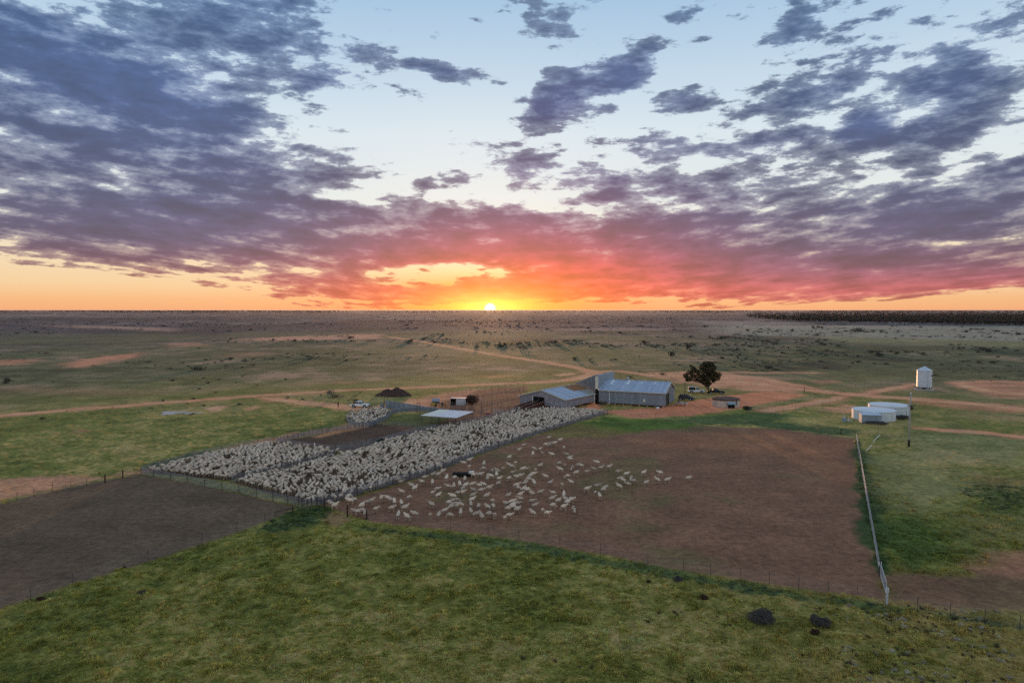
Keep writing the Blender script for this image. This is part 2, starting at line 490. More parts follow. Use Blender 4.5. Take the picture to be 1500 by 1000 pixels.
def paint(X, Y):
    """albedo and cover of the land at world points: colour (n,3), grass cover, region id"""
    rr = np.hypot(X, Y)
    n30 = fbm(X / 30, Y / 30, 1, 4)
    n9 = fbm(X / 9, Y / 9, 5, 4)
    n2 = fbm(X / 2.2, Y / 2.2, 9, 3)
    n120 = fbm(X / 130, Y / 130, 20, 4)
    nbig = fbm(X / 700, Y / 700, 30, 4)
    warp = (fbm(X / 5, Y / 5, 40, 3) - .5)
    # grass: dark green, mid green, straw
    n06 = fbm(X / .7, Y / .6, 13, 2)
    g = bands(.5 + (n9 - .5) * .30 + (n30 - .5) * .55 + (n2 - .5) * .40 + (n06 - .5) * .45 * (rr < 170) + .02, [(.25, lin(66, 73, 38)), (.42, lin(87, 91, 48)), (.52, lin(92, 96, 54)), (.62, lin(112, 108, 66)), (.78, lin(128, 116, 82))])
    # the farther plain: grey-green saltbush with bare brown ground
    p = bands(n30 * .45 + n120 * .55 + (n9 - .5) * .5, [(.25, lin(50, 54, 44)), (.42, lin(70, 73, 55)), (.52, lin(84, 83, 66)), (.6, lin(100, 90, 76)), (.7, lin(132, 106, 93))])
    f = bands(nbig * .5 + n120 * .5 + (n30 - .5) * .35, [(.28, lin(44, 45, 53)), (.45, lin(60, 60, 68)), (.56, lin(73, 71, 77)), (.68, lin(110, 100, 102))])  # purple-grey haze of distance painted into the far ground colour
    p = p * np.array([.86, .96, .98])
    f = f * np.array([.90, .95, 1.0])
    k1 = sst(rr + (n30 - .5) * 120, 170, 330)[..., None]
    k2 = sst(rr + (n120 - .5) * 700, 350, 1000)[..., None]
    col = g * (1 - k1) + p * k1
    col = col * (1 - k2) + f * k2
    # greener tongues on the plain
    tong = sst(n120, .52, .64) * sst(rr, 180, 260) * (1 - sst(rr, 700, 1200))
    col = col * (1 - .45 * tong[..., None]) + np.array(lin(74, 82, 46)) * .45 * tong[..., None]
    # foreground strip turning to straw and scrub at the right
    st = sst(X, 5, 45) * (1 - sst(rr, 70, 95))
    st = st * (.45 + .55 * sst(n9, .35, .6))
    col = col * (1 - .6 * st[..., None]) + np.array(lin(100, 88, 56)) * .6 * st[..., None]
    cover = np.ones(X.shape) * (1 - .8 * k2[..., 0])
    region = np.zeros(X.shape, int)

    def lay(mask, rgb, wgt=1.0, var=.16, cov=None):
        nonlocal col, cover
        m = (mask * wgt)[..., None]
        c = np.array(lin(*rgb)) * (1 + var * 2 * ((n2 - .5) * 1.1 + (n9 - .5) * 1.2))[..., None]
        col = col * (1 - m) + c * m
        if cov is not None:
            cover = cover * (1 - mask * wgt) + cov * mask * wgt

    for poly, rgb, soft, wt in LUSH:
        d = sdf_poly(poly, X, Y) + warp * 5 * min(soft, 2)
        lay(sst(-d, -soft, soft), rgb, wt, .22, 1.0)
    # bare paddocks
    for poly, rgb, soft in ((LEFT_PADDOCK, (76, 66, 58), .5), (RIGHT_PADDOCK, (98, 75, 64), .5), (GATE_DIRT, (92, 72, 60), 1.2)):
        d = sdf_poly(poly, X, Y) + warp * (2.2 if soft > 1 else .9)
        m = sst(-d, -soft, soft)
        lay(m, rgb, 1.0, .10, 0.0)
        region[m > .5] = 2
        gr = m * sst(n9 * .6 + n30 * .4, .54, .70)
        lay(gr, (72, 74, 50), .55, .15, .15)
    for poly, rgb, soft, wt in LUSH[:2] + LUSH[4:5] + LUSH[9:11]:
        d = sdf_poly(poly, X, Y) + warp * 6
        lay(sst(-d, -soft, soft), rgb, wt, .22, 1.0)
    # paler redder earth at the far side of the right paddock
    d = sdf_poly(W([(930, 640), (1150, 632), (1250, 645), (1256, 668), (1100, 664), (960, 655)]), X, Y) + warp * 8
    lay(sst(-d, -5, 5) * sst(-sdf_poly(RIGHT_PADDOCK, X, Y), 0, 2), (116, 82, 66), .6, .1)
    # red yards
    for poly, rgb, soft, wt in ((RED_YARD, (156, 103, 84), 1.5, .95), (YARDS, (88, 65, 58), 1.5, .95)):
        d = sdf_poly(poly, X, Y) + warp * 4
        m = sst(-d, -soft, soft) * wt
        lay(m, rgb, 1, .14, 0.0)
        region[m > .5] = 3
    d = sdf_poly(YARD_GRASS, X, Y) + warp * 2
    lay(sst(-d, -.8, .8), (70, 76, 46), .85, .15, .6)
    for poly in (PEN_RIGHT, PEN_LEFT, PEN_ROUND, PEN_EMPTY):
        d = sdf_poly(poly, X, Y) + warp * .5
        m = sst(-d, -.4, .4)
        lay(m, (66, 54, 48), 1, .12, 0.0)
        region[m > .5] = 3
    for poly, rgb, soft, wt in PATCHES:
        d = sdf_poly(poly, X, Y) + warp * min(soft, 6) * 2.5 + (n30 - .5) * soft * 1.2
        lay(sst(-d, -soft, soft) * (.7 + .6 * (n9 - .2)).clip(0, 1), rgb, wt, .14, .12)
    # dirt ways
    for q in TRACKS_W:
        xs, ys = [a[0] for a in q], [a[1] for a in q]
        box = (X > min(xs) - 14) & (X < max(xs) + 14) & (Y > min(ys) - 14) & (Y < max(ys) + 14)
        d = np.full(X.shape, 99.0)
        d[box] = sdf_line(q, X[box], Y[box])
        d = d + warp * 2.6 + (n9 - .5) * 2.2
        m = sst(-d, -.7, .7)
        lay(sst(-d, -4.5, 0.0) * sst(n9, .35, .6), (146, 106, 90), .7, .14, .4)
        lay(m, (184, 121, 100), .94, .18, 0.0)
        region[m > .5] = 1
    # puddle margin
    col = col / np.array(EE)
    return np.clip(col, .004, .8), np.clip(cover, 0, 1), region


def relief(X, Y, cover):
    near = 1 - sst(np.hypot(X, Y), 150, 260)
    h = (fbm(X / 1.5, Y / 1.2, 60, 3) - .5) * .6 + (fbm(X / 7, Y / 7, 66, 2) - .5) * .30
    for c in (P(252, 604.5), P(281, 604.8)):
        near = near * sst(np.hypot(X - c.x, Y - c.y), 5, 9)
    return h * near * np.clip(cover * 1.3 - .3, 0, 1)


# ------------------------------------------------------------------ materials
MATS = {}


def nodes_of(name):
    m = bpy.data.materials.new(name)
    m.use_nodes = True
    nt = m.node_tree
    b = nt.nodes['Principled BSDF']
    return m, nt, b


def ground_material(name, rough=0.95, bump=0.5, contrast=0.5, pads=0.0):
    m, nt, b = nodes_of(name)
    N, L = nt.nodes.new, nt.links.new
    at = N('ShaderNodeAttribute')
    at.attribute_name = 'land'
    tc = N('ShaderNodeTexCoord')
    a = N('ShaderNodeTexNoise')
    a.inputs['Scale'].default_value = 1.1
    a.inputs['Detail'].default_value = 7
    a.inputs['Roughness'].default_value = 0.68
    L(tc.outputs['Object'], a.inputs['Vector'])
    c = N('ShaderNodeTexNoise')
    c.inputs['Scale'].default_value = 0.16
    c.inputs['Detail'].default_value = 5
    L(tc.outputs['Object'], c.inputs['Vector'])
    mr = N('ShaderNodeMapRange')
    mr.inputs['From Min'].default_value = .28
    mr.inputs['From Max'].default_value = .72
    mr.inputs['To Min'].default_value = 1 - contrast
    mr.inputs['To Max'].default_value = 1 + contrast
    L(a.outputs[0], mr.inputs['Value'])
    mr2 = N('ShaderNodeMapRange')
    mr2.inputs['From Min'].default_value = .3
    mr2.inputs['From Max'].default_value = .7
    mr2.inputs['To Min'].default_value = .82
    mr2.inputs['To Max'].default_value = 1.18
    L(c.outputs[0], mr2.inputs['Value'])
    mu = N('ShaderNodeMath')
    mu.operation = 'MULTIPLY'
    L(mr.outputs[0], mu.inputs[0])
    L(mr2.outputs[0], mu.inputs[1])
    if pads:
        # stock pads: thin winding worn lines, and dung specks
        w = N('ShaderNodeTexNoise')
        w.inputs['Scale'].default_value = .085
        w.inputs['Detail'].default_value = 3
        w.inputs['Distortion'].default_value = .6
        L(tc.outputs['Object'], w.inputs['Vector'])
        f = N('ShaderNodeMath')
        f.operation = 'PINGPONG'
        f.inputs[1].default_value = .035
        L(w.outputs[0], f.inputs[0])
        ln = N('ShaderNodeMapRange')
        ln.inputs['From Min'].default_value = 0
        ln.inputs['From Max'].default_value = .006
        ln.inputs['To Min'].default_value = 1 + pads
        ln.inputs['To Max'].default_value = 1
        L(f.outputs[0], ln.inputs['Value'])
        vo = N('ShaderNodeTexVoronoi')
        vo.inputs['Scale'].default_value = 1.5
        L(tc.outputs['Object'], vo.inputs['Vector'])
        sp = N('ShaderNodeMapRange')
        sp.inputs['From Min'].default_value = .10
        sp.inputs['From Max'].default_value = .22
        sp.inputs['To Min'].default_value = .55
        sp.inputs['To Max'].default_value = 1
        L(vo.outputs['Distance'], sp.inputs['Value'])
        m2 = N('ShaderNodeMath')
        m2.operation = 'MULTIPLY'
        L(ln.outputs[0], m2.inputs[0])
        L(sp.outputs[0], m2.inputs[1])
        m3 = N('ShaderNodeMath')
        m3.operation = 'MULTIPLY'
        L(mu.outputs[0], m3.inputs[0])
        L(m2.outputs[0], m3.inputs[1])
        mu = m3
    sc = N('ShaderNodeVectorMath')
    sc.operation = 'SCALE'
    L(at.outputs['Color'], sc.inputs[0])
    L(mu.outputs[0], sc.inputs['Scale'])
    L(sc.outputs[0], b.inputs['Base Color'])
    b.inputs['Roughness'].default_value = rough
    b.inputs['Specular IOR Level'].default_value = 0.12
    bp = N('ShaderNodeBump')
    bp.inputs['Strength'].default_value = bump
    bp.inputs['Distance'].default_value = 0.25
    L(a.outputs[0], bp.inputs['Height'])
    L(bp.outputs[0], b.inputs['Normal'])
    return m


def build_ground():
    ys = np.concatenate([np.arange(1150, 470, -1.0), np.arange(470, 455.5, -.5)])
    r = np.array([math.hypot(*P(750, y)[:2]) for y in ys])
    r = np.concatenate([[2, 6, 11, 16, 20, 24, 28, 30], r[r > 31], [16000, 20000, 26000, 34000, 45000]])
    inner = np.linspace(-R(43), R(43), 960)
    outer = np.linspace(R(43), 2 * math.pi - R(43), 90)[1:-1]
    az = np.concatenate([inner, outer])
    nr, na = len(r), len(az)
    rr, aa = np.meshgrid(r, az, indexing='ij')
    X, Y = (rr * np.sin(aa)).ravel(), (rr * np.cos(aa)).ravel()
    col, cover, region = paint(X, Y)
    Z = relief(X, Y, cover)
    i = np.arange(nr - 1)[:, None] * na + np.arange(na)[None, :]
    j = np.arange(nr - 1)[:, None] * na + (np.arange(na)[None, :] + 1) % na
    faces = np.stack([i, j, j + na, i + na], -1).reshape(-1, 4)
    co = np.stack([X, Y, Z], -1)
    fr = region[faces]
    freg = np.where((fr == fr[:, :1]).all(1), fr[:, 0], np.median(fr, axis=1).astype(int))
    mats = {0: ground_material('grassland soil', bump=.9, contrast=.5), 1: ground_material('pale red track dirt', contrast=.22, bump=.4),
            2: ground_material('bare brown earth', contrast=.42, bump=.7, pads=.16), 3: ground_material('trampled yard earth', contrast=.35, bump=.6)}
    names = {0: 'ground', 1: 'dirt_track', 2: 'bare_paddock', 3: 'yard_ground'}
    for k in range(4):
        fs = faces[freg == k]
        if k == 0:
            centre = None
        used, invx = np.unique(fs, return_inverse=True)
        fs2 = invx.reshape(-1, 4)
        me = bpy.data.meshes.new(names[k])
        me.vertices.add(len(used))
        me.vertices.foreach_set('co', co[used].astype(np.float32).ravel())
        me.loops.add(fs2.size)
        me.loops.foreach_set('vertex_index', fs2.astype(np.int32).ravel())
        me.polygons.add(len(fs2))
        me.polygons.foreach_set('loop_start', np.arange(0, fs2.size, 4, dtype=np.int32))
        me.update(calc_edges=True)
        att = me.attributes.new('land', 'FLOAT_COLOR', 'POINT')
        att.data.foreach_set('color', np.concatenate([col[used], np.ones((len(used), 1))], 1).astype(np.float32).ravel())
        me.shade_smooth()
        me.materials.append(mats[k])
        o = bpy.data.objects.new(names[k], me)
        o['kind'] = 'structure'
        o['label'] = {0: 'green and straw grassland running out to the flat horizon', 1: 'pale reddish dirt tracks curving across the plain',
                      2: 'bare brown earth of the fenced paddocks', 3: 'trampled dark earth of the sheep pens and yards'}[k]
        COLL.objects.link(o)


build_ground()
# ------------------------------------------------------------------ object helpers
def mat(name, rgb, rough=.7, spec=.3, metal=0.0, vary=.12, scale=3.0, rand=0.0, bump=0.0, attr=None, inst=None, trans=0.0):
    """procedural paint / metal / wood: base colour broken up by noise, optionally by a per-object random value"""
    if name in MATS:
        return MATS[name]
    m, nt, b = nodes_of(name)
    N, L = nt.nodes.new, nt.links.new
    tc = N('ShaderNodeTexCoord')
    n = N('ShaderNodeTexNoise')
    n.inputs['Scale'].default_value = scale
    n.inputs['Detail'].default_value = 5
    n.inputs['Roughness'].default_value = .65
    L(tc.outputs['Object'], n.inputs['Vector'])
    mr = N('ShaderNodeMapRange')
    mr.inputs['From Min'].default_value = .3
    mr.inputs['From Max'].default_value = .7
    mr.inputs['To Min'].default_value = 1 - vary
    mr.inputs['To Max'].default_value = 1 + vary
    L(n.outputs[0], mr.inputs['Value'])
    fac = mr.outputs[0]
    if rand:
        oi = N('ShaderNodeObjectInfo')
        r = N('ShaderNodeMapRange')
        r.inputs['To Min'].default_value = 1 - rand
        r.inputs['To Max'].default_value = 1 + rand
        L(oi.outputs['Random'], r.inputs['Value'])
        mu = N('ShaderNodeMath')
        mu.operation = 'MULTIPLY'
        L(fac, mu.inputs[0])
        L(r.outputs[0], mu.inputs[1])
        fac = mu.outputs[0]
    sc = N('ShaderNodeVectorMath')
    sc.operation = 'SCALE'
    if attr or inst:
        a = N('ShaderNodeAttribute')
        a.attribute_name = attr or inst
        a.attribute_type = 'GEOMETRY' if attr else 'INSTANCER'
        L(a.outputs['Color'], sc.inputs[0])
    else:
        sc.inputs[0].default_value = rgb
    L(fac, sc.inputs['Scale'])
    L(sc.outputs[0], b.inputs['Base Color'])
    b.inputs['Roughness'].default_value = rough
    b.inputs['Specular IOR Level'].default_value = spec
    b.inputs['Metallic'].default_value = metal
    if bump:
        bp = N('ShaderNodeBump')
        bp.inputs['Strength'].default_value = bump
        bp.inputs['Distance'].default_value = .05
        L(n.outputs[0], bp.inputs['Height'])
        L(bp.outputs[0], b.inputs['Normal'])
    MATS[name] = m
    return m


class MB:
    def __init__(self):
        self.v, self.f = [], []

    def add(self, vs, fs):
        o = len(self.v)
        self.v += [tuple(p) for p in vs]
        self.f += [tuple(i + o for i in f) for f in fs]
        return self

    def box(self, cx, cy, z0, sx, sy, sz, rot=0.0):
        c, s = math.cos(rot), math.sin(rot)
        vs = []
        for z in (z0, z0 + sz):
            for x, y in ((-sx / 2, -sy / 2), (sx / 2, -sy / 2), (sx / 2, sy / 2), (-sx / 2, sy / 2)):
                vs.append((cx + x * c - y * s, cy + x * s + y * c, z))
        return self.add(vs, [(3, 2, 1, 0), (4, 5, 6, 7), (0, 1, 5, 4), (1, 2, 6, 5), (2, 3, 7, 6), (3, 0, 4, 7)])

    def hexa(self, bottom, top):
        return self.add(list(bottom) + list(top), [(3, 2, 1, 0), (4, 5, 6, 7), (0, 1, 5, 4), (1, 2, 6, 5), (2, 3, 7, 6), (3, 0, 4, 7)])

    def prism(self, prof, y0, y1, inset=None):
        """profile in x, z extruded along y; inset(z) narrows it"""
        n = len(prof)
        ins = inset or (lambda z: 0)
        a = [(x, y0 + ins(z), z) for x, z in prof]
        b = [(x, y1 - ins(z), z) for x, z in prof]
        fs = [tuple(range(n)), tuple(range(2 * n - 1, n - 1, -1))]
        for i in range(n):
            j = (i + 1) % n
            fs.append((j, i, i + n, j + n))
        return self.add(a + b, fs)

    def tube(self, p0, p1, r0, r1=None, n=6, cap=True):
        r1 = r0 if r1 is None else r1
        p0, p1 = Vector(p0), Vector(p1)
        d = (p1 - p0).normalized()
        q = Vector((0, 0, 1)) if abs(d.z) < .9 else Vector((1, 0, 0))
        u = d.cross(q).normalized()
        w = d.cross(u)
        vs = []
        for p, r in ((p0, r0), (p1, r1)):
            for i in range(n):
                a = 2 * math.pi * i / n
                vs.append(p + u * (r * math.cos(a)) + w * (r * math.sin(a)))
        fs = [(i, (i + 1) % n, n + (i + 1) % n, n + i) for i in range(n)]
        if cap:
            fs += [tuple(range(n - 1, -1, -1)), tuple(range(n, 2 * n))]
        return self.add(vs, fs)

    def lathe(self, prof, n=24, cx=0, cy=0, caps=True):
        vs = []
        for r, z in prof:
            for i in range(n):
                a = 2 * math.pi * i / n
                vs.append((cx + r * math.cos(a), cy + r * math.sin(a), z))
        fs = []
        for k in range(len(prof) - 1):
            for i in range(n):
                j = (i + 1) % n
                fs.append((k * n + i, k * n + j, (k + 1) * n + j, (k + 1) * n + i))
        if caps:
            fs.append(tuple(range(n - 1, -1, -1)))
            fs.append(tuple(range((len(prof) - 1) * n, len(prof) * n)))
        return self.add(vs, fs)

    def mesh(self, name, m, smooth=False):
        me = bpy.data.meshes.new(name)
        me.from_pydata(self.v, [], self.f)
        me.materials.append(m)
        if smooth:
            me.shade_smooth()
        me.update()
        return me

    def build(self, name, m, parent=None, smooth=False, label=None):
        return link(name, self.mesh(name, m, smooth), parent, label)


def link(name, me, parent=None, label=None, loc=None, rotz=0.0):
    o = bpy.data.objects.new(name, me)
    COLL.objects.link(o)
    if parent:
        o.parent = parent
    if loc is not None:
        o.location = loc
    if rotz:
        o.rotation_euler = (0, 0, rotz)
    if label:
        o['label'] = label
    return o


def tag(o, label, cat, group=None):
    o['label'] = label
    o['category'] = cat
    if group:
        o['group'] = group
    return o


def thing(name, label, cat, loc=(0, 0, 0), rotz=0.0, group=None):
    o = bpy.data.objects.new(name, None)
    o.empty_display_size = .5
    COLL.objects.link(o)
    o.location = loc
    o.rotation_euler = (0, 0, rotz)
    return tag(o, label, cat, group)


# colours are real-world albedos
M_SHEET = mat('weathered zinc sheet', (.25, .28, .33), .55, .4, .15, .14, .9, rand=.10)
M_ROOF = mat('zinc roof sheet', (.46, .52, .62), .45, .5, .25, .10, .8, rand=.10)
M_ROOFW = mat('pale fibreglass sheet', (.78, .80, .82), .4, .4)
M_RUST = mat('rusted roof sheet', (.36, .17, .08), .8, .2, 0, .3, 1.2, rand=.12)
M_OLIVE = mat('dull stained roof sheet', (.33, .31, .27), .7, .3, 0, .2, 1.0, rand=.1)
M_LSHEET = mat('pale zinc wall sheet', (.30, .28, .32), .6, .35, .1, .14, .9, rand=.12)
M_CREAM = mat('cream painted board', (.72, .66, .56), .7)
M_DARK = mat('painted black shade', (.012, .011, .011), .9, .1)  # black colour stands in for shade inside openings, gaps and recesses
M_GREEN = mat('dark green door paint', (.012, .035, .026), .6)
M_WHITE = mat('white paint', (.76, .77, .78), .45, .4, vary=.05)
M_TANK = mat('white tank sheet', (.62, .68, .74), .5, .4, .1, .08, 1.5, rand=.05)
M_TANKTOP = mat('pale tank roof', (.78, .80, .84), .5, .4, 0, .06, .8)
M_BLUEGREY = mat('blue grey cladding', (.30, .36, .42), .55, .4, .1, .10, 1.2, rand=.08)
M_TIMBER = mat('old grey timber', (.10, .085, .07), .9, .1, 0, .3, 4, rand=.2)
M_REDWOOD = mat('red brown timber', (.115, .045, .035), .85, .15, 0, .25, 3, rand=.15)
M_STEEL = mat('galvanised pipe', (.46, .47, .49), .75, .2, 0, .08, 5)
M_STEELD = mat('weathered grey pipe', (.26, .27, .28), .6, .3, .2, .15, 3)
M_RAIL = mat('weathered steel rail', (.20, .19, .20), .6, .4, .3, .15, 5)
M_WIRE = mat('galvanised wire', (.34, .34, .37), .5, .4, .3, .1, 5)
M_POST = mat('dark steel post', (.06, .055, .055), .7, .3, .1, .2, 6, rand=.2)
M_CONC = mat('stained concrete', (.55, .45, .38), .9, .15, 0, .28, 1.6, bump=.3)
M_RUSTTOP = mat('rusty tank top', (.15, .09, .07), .9, .15, 0, .35, 1.5)
M_HEAP = mat('dark manure', (.085, .052, .042), 1.0, .05, 0, .4, 2.5, bump=.8)
M_BLUE = mat('faded blue paint', (.28, .46, .62), .6)
M_RUBBER = mat('tyre rubber', (.02, .02, .02), .9, .2)
M_GLASS = mat('dark car glass', (.02, .025, .03), .3, .4)
M_CARW = mat('white car paint', (.78, .79, .80), .6, .15, 0, .03, 2)
M_CARB = mat('black car paint', (.018, .02, .024), .6, .15, 0, .05, 2)
M_CARG = mat('dark grey car paint', (.05, .06, .075), .6, .15, 0, .05, 2)
M_PLASTIC = mat('black plastic', (.02, .02, .022), .6, .3)
M_LAMP = mat('headlamp glass', (.7, .72, .75), .15, .5)
M_YELLOW = mat('yellow paint', (.60, .42, .06), .6)
M_BARK = mat('grey brown bark', (.12, .09, .07), .95, .1, 0, .3, 3)
M_LEAF = mat('eucalypt leaf', (.045, .042, .018), .7, .2, 0, .35, .9)
M_BUSH = mat('dry bush twigs', (.075, .045, .038), .95, .1, 0, .4, 1.5)
M_SALT = mat('dark saltbush leaf', (.045, .047, .042), .9, .1, 0, .5, 2.0, rand=.3)
M_SHEEPSKIN = mat('sheep wool', (1, 1, 1), .95, .1, 0, .14, 6, rand=.28, attr='coat', bump=.6)


# ------------------------------------------------------------------ instanced ground cover
def gn_scatter(name, pts, scl, rot, variants, idx, tint=None, tilt=None, label=None, kind='stuff'):
    me = bpy.data.meshes.new(name)
    n = len(pts)
    me.vertices.add(n)
    me.vertices.foreach_set('co', np.asarray(pts, np.float32).ravel())
    a = me.attributes.new('scl', 'FLOAT_VECTOR', 'POINT')
    s = np.asarray(scl, np.float32)
    if s.ndim == 1:
        s = np.stack([s, s, s], -1)
    a.data.foreach_set('vector', s.ravel())
    a = me.attributes.new('rot', 'FLOAT_VECTOR', 'POINT')
    rv = np.zeros((n, 3), np.float32)
    rv[:, 2] = rot
    if tilt is not None:
        rv[:, 0] = tilt
    a.data.foreach_set('vector', rv.ravel())
    a = me.attributes.new('pick', 'INT', 'POINT')
    a.data.foreach_set('value', np.asarray(idx, np.int32))
    if tint is not None:
        a = me.attributes.new('tint', 'FLOAT_COLOR', 'POINT')
        a.data.foreach_set('color', np.concatenate([tint, np.ones((n, 1))], 1).astype(np.float32).ravel())
    o = bpy.data.objects.new(name, me)
    COLL.objects.link(o)
    ng = bpy.data.node_groups.new(name, 'GeometryNodeTree')
    ng.interface.new_socket('Geometry', in_out='INPUT', socket_type='NodeSocketGeometry')
    ng.interface.new_socket('Geometry', in_out='OUTPUT', socket_type='NodeSocketGeometry')
    N, L = ng.nodes.new, ng.links.new
    gi, go = N('NodeGroupInput'), N('NodeGroupOutput')
    jo = N('GeometryNodeJoinGeometry')
    L(jo.outputs[0], go.inputs[0])

    def named(nm, ty):
        q = N('GeometryNodeInputNamedAttribute')
        q.data_type = ty
        q.inputs['Name'].default_value = nm
        return q.outputs[0]

    for k, v in enumerate(variants):
        src = bpy.data.objects.new(name + '_source', v)
        oi = N('GeometryNodeObjectInfo')
        oi.inputs['Object'].default_value = src
        ip = N('GeometryNodeInstanceOnPoints')
        L(gi.outputs[0], ip.inputs['Points'])
        L(oi.outputs['Geometry'], ip.inputs['Instance'])
        L(named('rot', 'FLOAT_VECTOR'), ip.inputs['Rotation'])
        L(named('scl', 'FLOAT_VECTOR'), ip.inputs['Scale'])
        cp = N('FunctionNodeCompare')
        cp.data_type = 'INT'
        cp.operation = 'EQUAL'
        L(named('pick', 'INT'), cp.inputs[2])
        cp.inputs[3].default_value = k
        L(cp.outputs[0], ip.inputs['Selection'])
        L(ip.outputs[0], jo.inputs[0])
    md = o.modifiers.new('scatter', 'NODES')
    md.node_group = ng
    o['kind'] = kind
    if label:
        o['label'] = label
    return o


def leaf_cloud(centres, n, size, seed, flat=.75, up=.3):
    """many small leaf faces spread through ellipsoid clumps: (cx, cy, cz, rx, ry, rz)"""
    rg = np.random.default_rng(seed)
    w = np.array([c[3] * c[4] * c[5] for c in centres]) ** .67
    pick = rg.choice(len(centres), n, p=w / w.sum())
    c = np.array(centres)[pick]
    d = rg.normal(size=(n, 3))
    d /= np.linalg.norm(d, axis=1)[:, None]
    rad = rg.uniform(.25, 1, n) ** .45
    p = c[:, :3] + d * rad[:, None] * c[:, 3:6]
    nrm = d * .6 + rg.normal(size=(n, 3)) * .7 + np.array([0, 0, up])
    nrm /= np.linalg.norm(nrm, axis=1)[:, None]
    t = np.cross(nrm, rg.normal(size=(n, 3)))
    t /= np.linalg.norm(t, axis=1)[:, None]
    b = np.cross(nrm, t)
    s = size * rg.uniform(.6, 1.4, n)[:, None]
    v = np.stack([p - t * s, p - b * s * flat * .5, p + t * s, p + b * s * flat * .5], 1).reshape(-1, 3)
    return v, np.arange(4 * n).reshape(-1, 4)


def np_mesh(name, v, f, m):
    me = bpy.data.meshes.new(name)
    me.vertices.add(len(v))
    me.vertices.foreach_set('co', np.asarray(v, np.float32).ravel())
    me.loops.add(f.size)
    me.loops.foreach_set('vertex_index', f.astype(np.int32).ravel())
    me.polygons.add(len(f))
    me.polygons.foreach_set('loop_start', np.arange(0, f.size, f.shape[1], dtype=np.int32))
    me.update(calc_edges=True)
    me.materials.append(m)
    return me


def skin_mesh(name, verts, edges, root, m, levels=1, colour=None):
    """one continuous body grown round a skeleton: verts (x, y, z, rx, ry)"""
    me = bpy.data.meshes.new(name)
    me.from_pydata([v[:3] for v in verts], edges, [])
    o = bpy.data.objects.new(name, me)
    COLL.objects.link(o)
    o.modifiers.new('skin', 'SKIN').use_smooth_shade = True
    sv = me.skin_vertices[0].data
    for i, v in enumerate(verts):
        sv[i].radius = (v[3], v[4])
        sv[i].use_root = (i == root)
    s = o.modifiers.new('sub', 'SUBSURF')
    s.levels = s.render_levels = levels
    dg = bpy.context.evaluated_depsgraph_get()
    em = bpy.data.meshes.new_from_object(o.evaluated_get(dg))
    em.name = name
    bpy.data.objects.remove(o)
    em.materials.clear()
    em.materials.append(m)
    if colour:
        a = em.attributes.new('coat', 'FLOAT_COLOR', 'POINT')
        a.data.foreach_set('color', np.array([(*colour(*v.co), 1) for v in em.vertices], np.float32).ravel())
    em.shade_smooth()
    return em
# ------------------------------------------------------------------ woolshed
def sheet_mesh(w, h, m, name, t=.03):
    """one upright iron sheet with four shallow ribs: x width, z height"""
    b = MB()
    prof = []
    k = 4
    for i in range(k):
        x = -w / 2 + w * i / k
        prof += [(x, 0), (x + w / k * .35, 0), (x + w / k * .5, .028), (x + w / k * .85, .028)]
    prof.append((w / 2, 0))
    n = len(prof)
    vs = [(x, -y, 0) for x, y in prof] + [(x, -y, h) for x, y in prof]
    b.add(vs, [(i, i + 1, n + i + 1, n + i) for i in range(n - 1)])
    return b.mesh(name, m)


def roof_sheet_mesh(w, run, m, name='roof_sheet'):
    """sheet lying flat: x width, y down the slope, ribs up"""
    b = MB()
    prof = []
    k = 4
    for i in range(k):
        x = -w / 2 + w * i / k
        prof += [(x, 0), (x + w / k * .35, 0), (x + w / k * .5, .035), (x + w / k * .85, .035)]
    prof.append((w / 2, 0))
    n = len(prof)
    vs = [(x, 0, y) for x, y in prof] + [(x, run, y) for x, y in prof]
    b.add(vs, [(i, n + i, n + i + 1, i + 1) for i in range(n - 1)][::1])
    for f_i, f in enumerate(b.f):
        b.f[f_i] = f[::-1]
    return b.mesh(name, m)


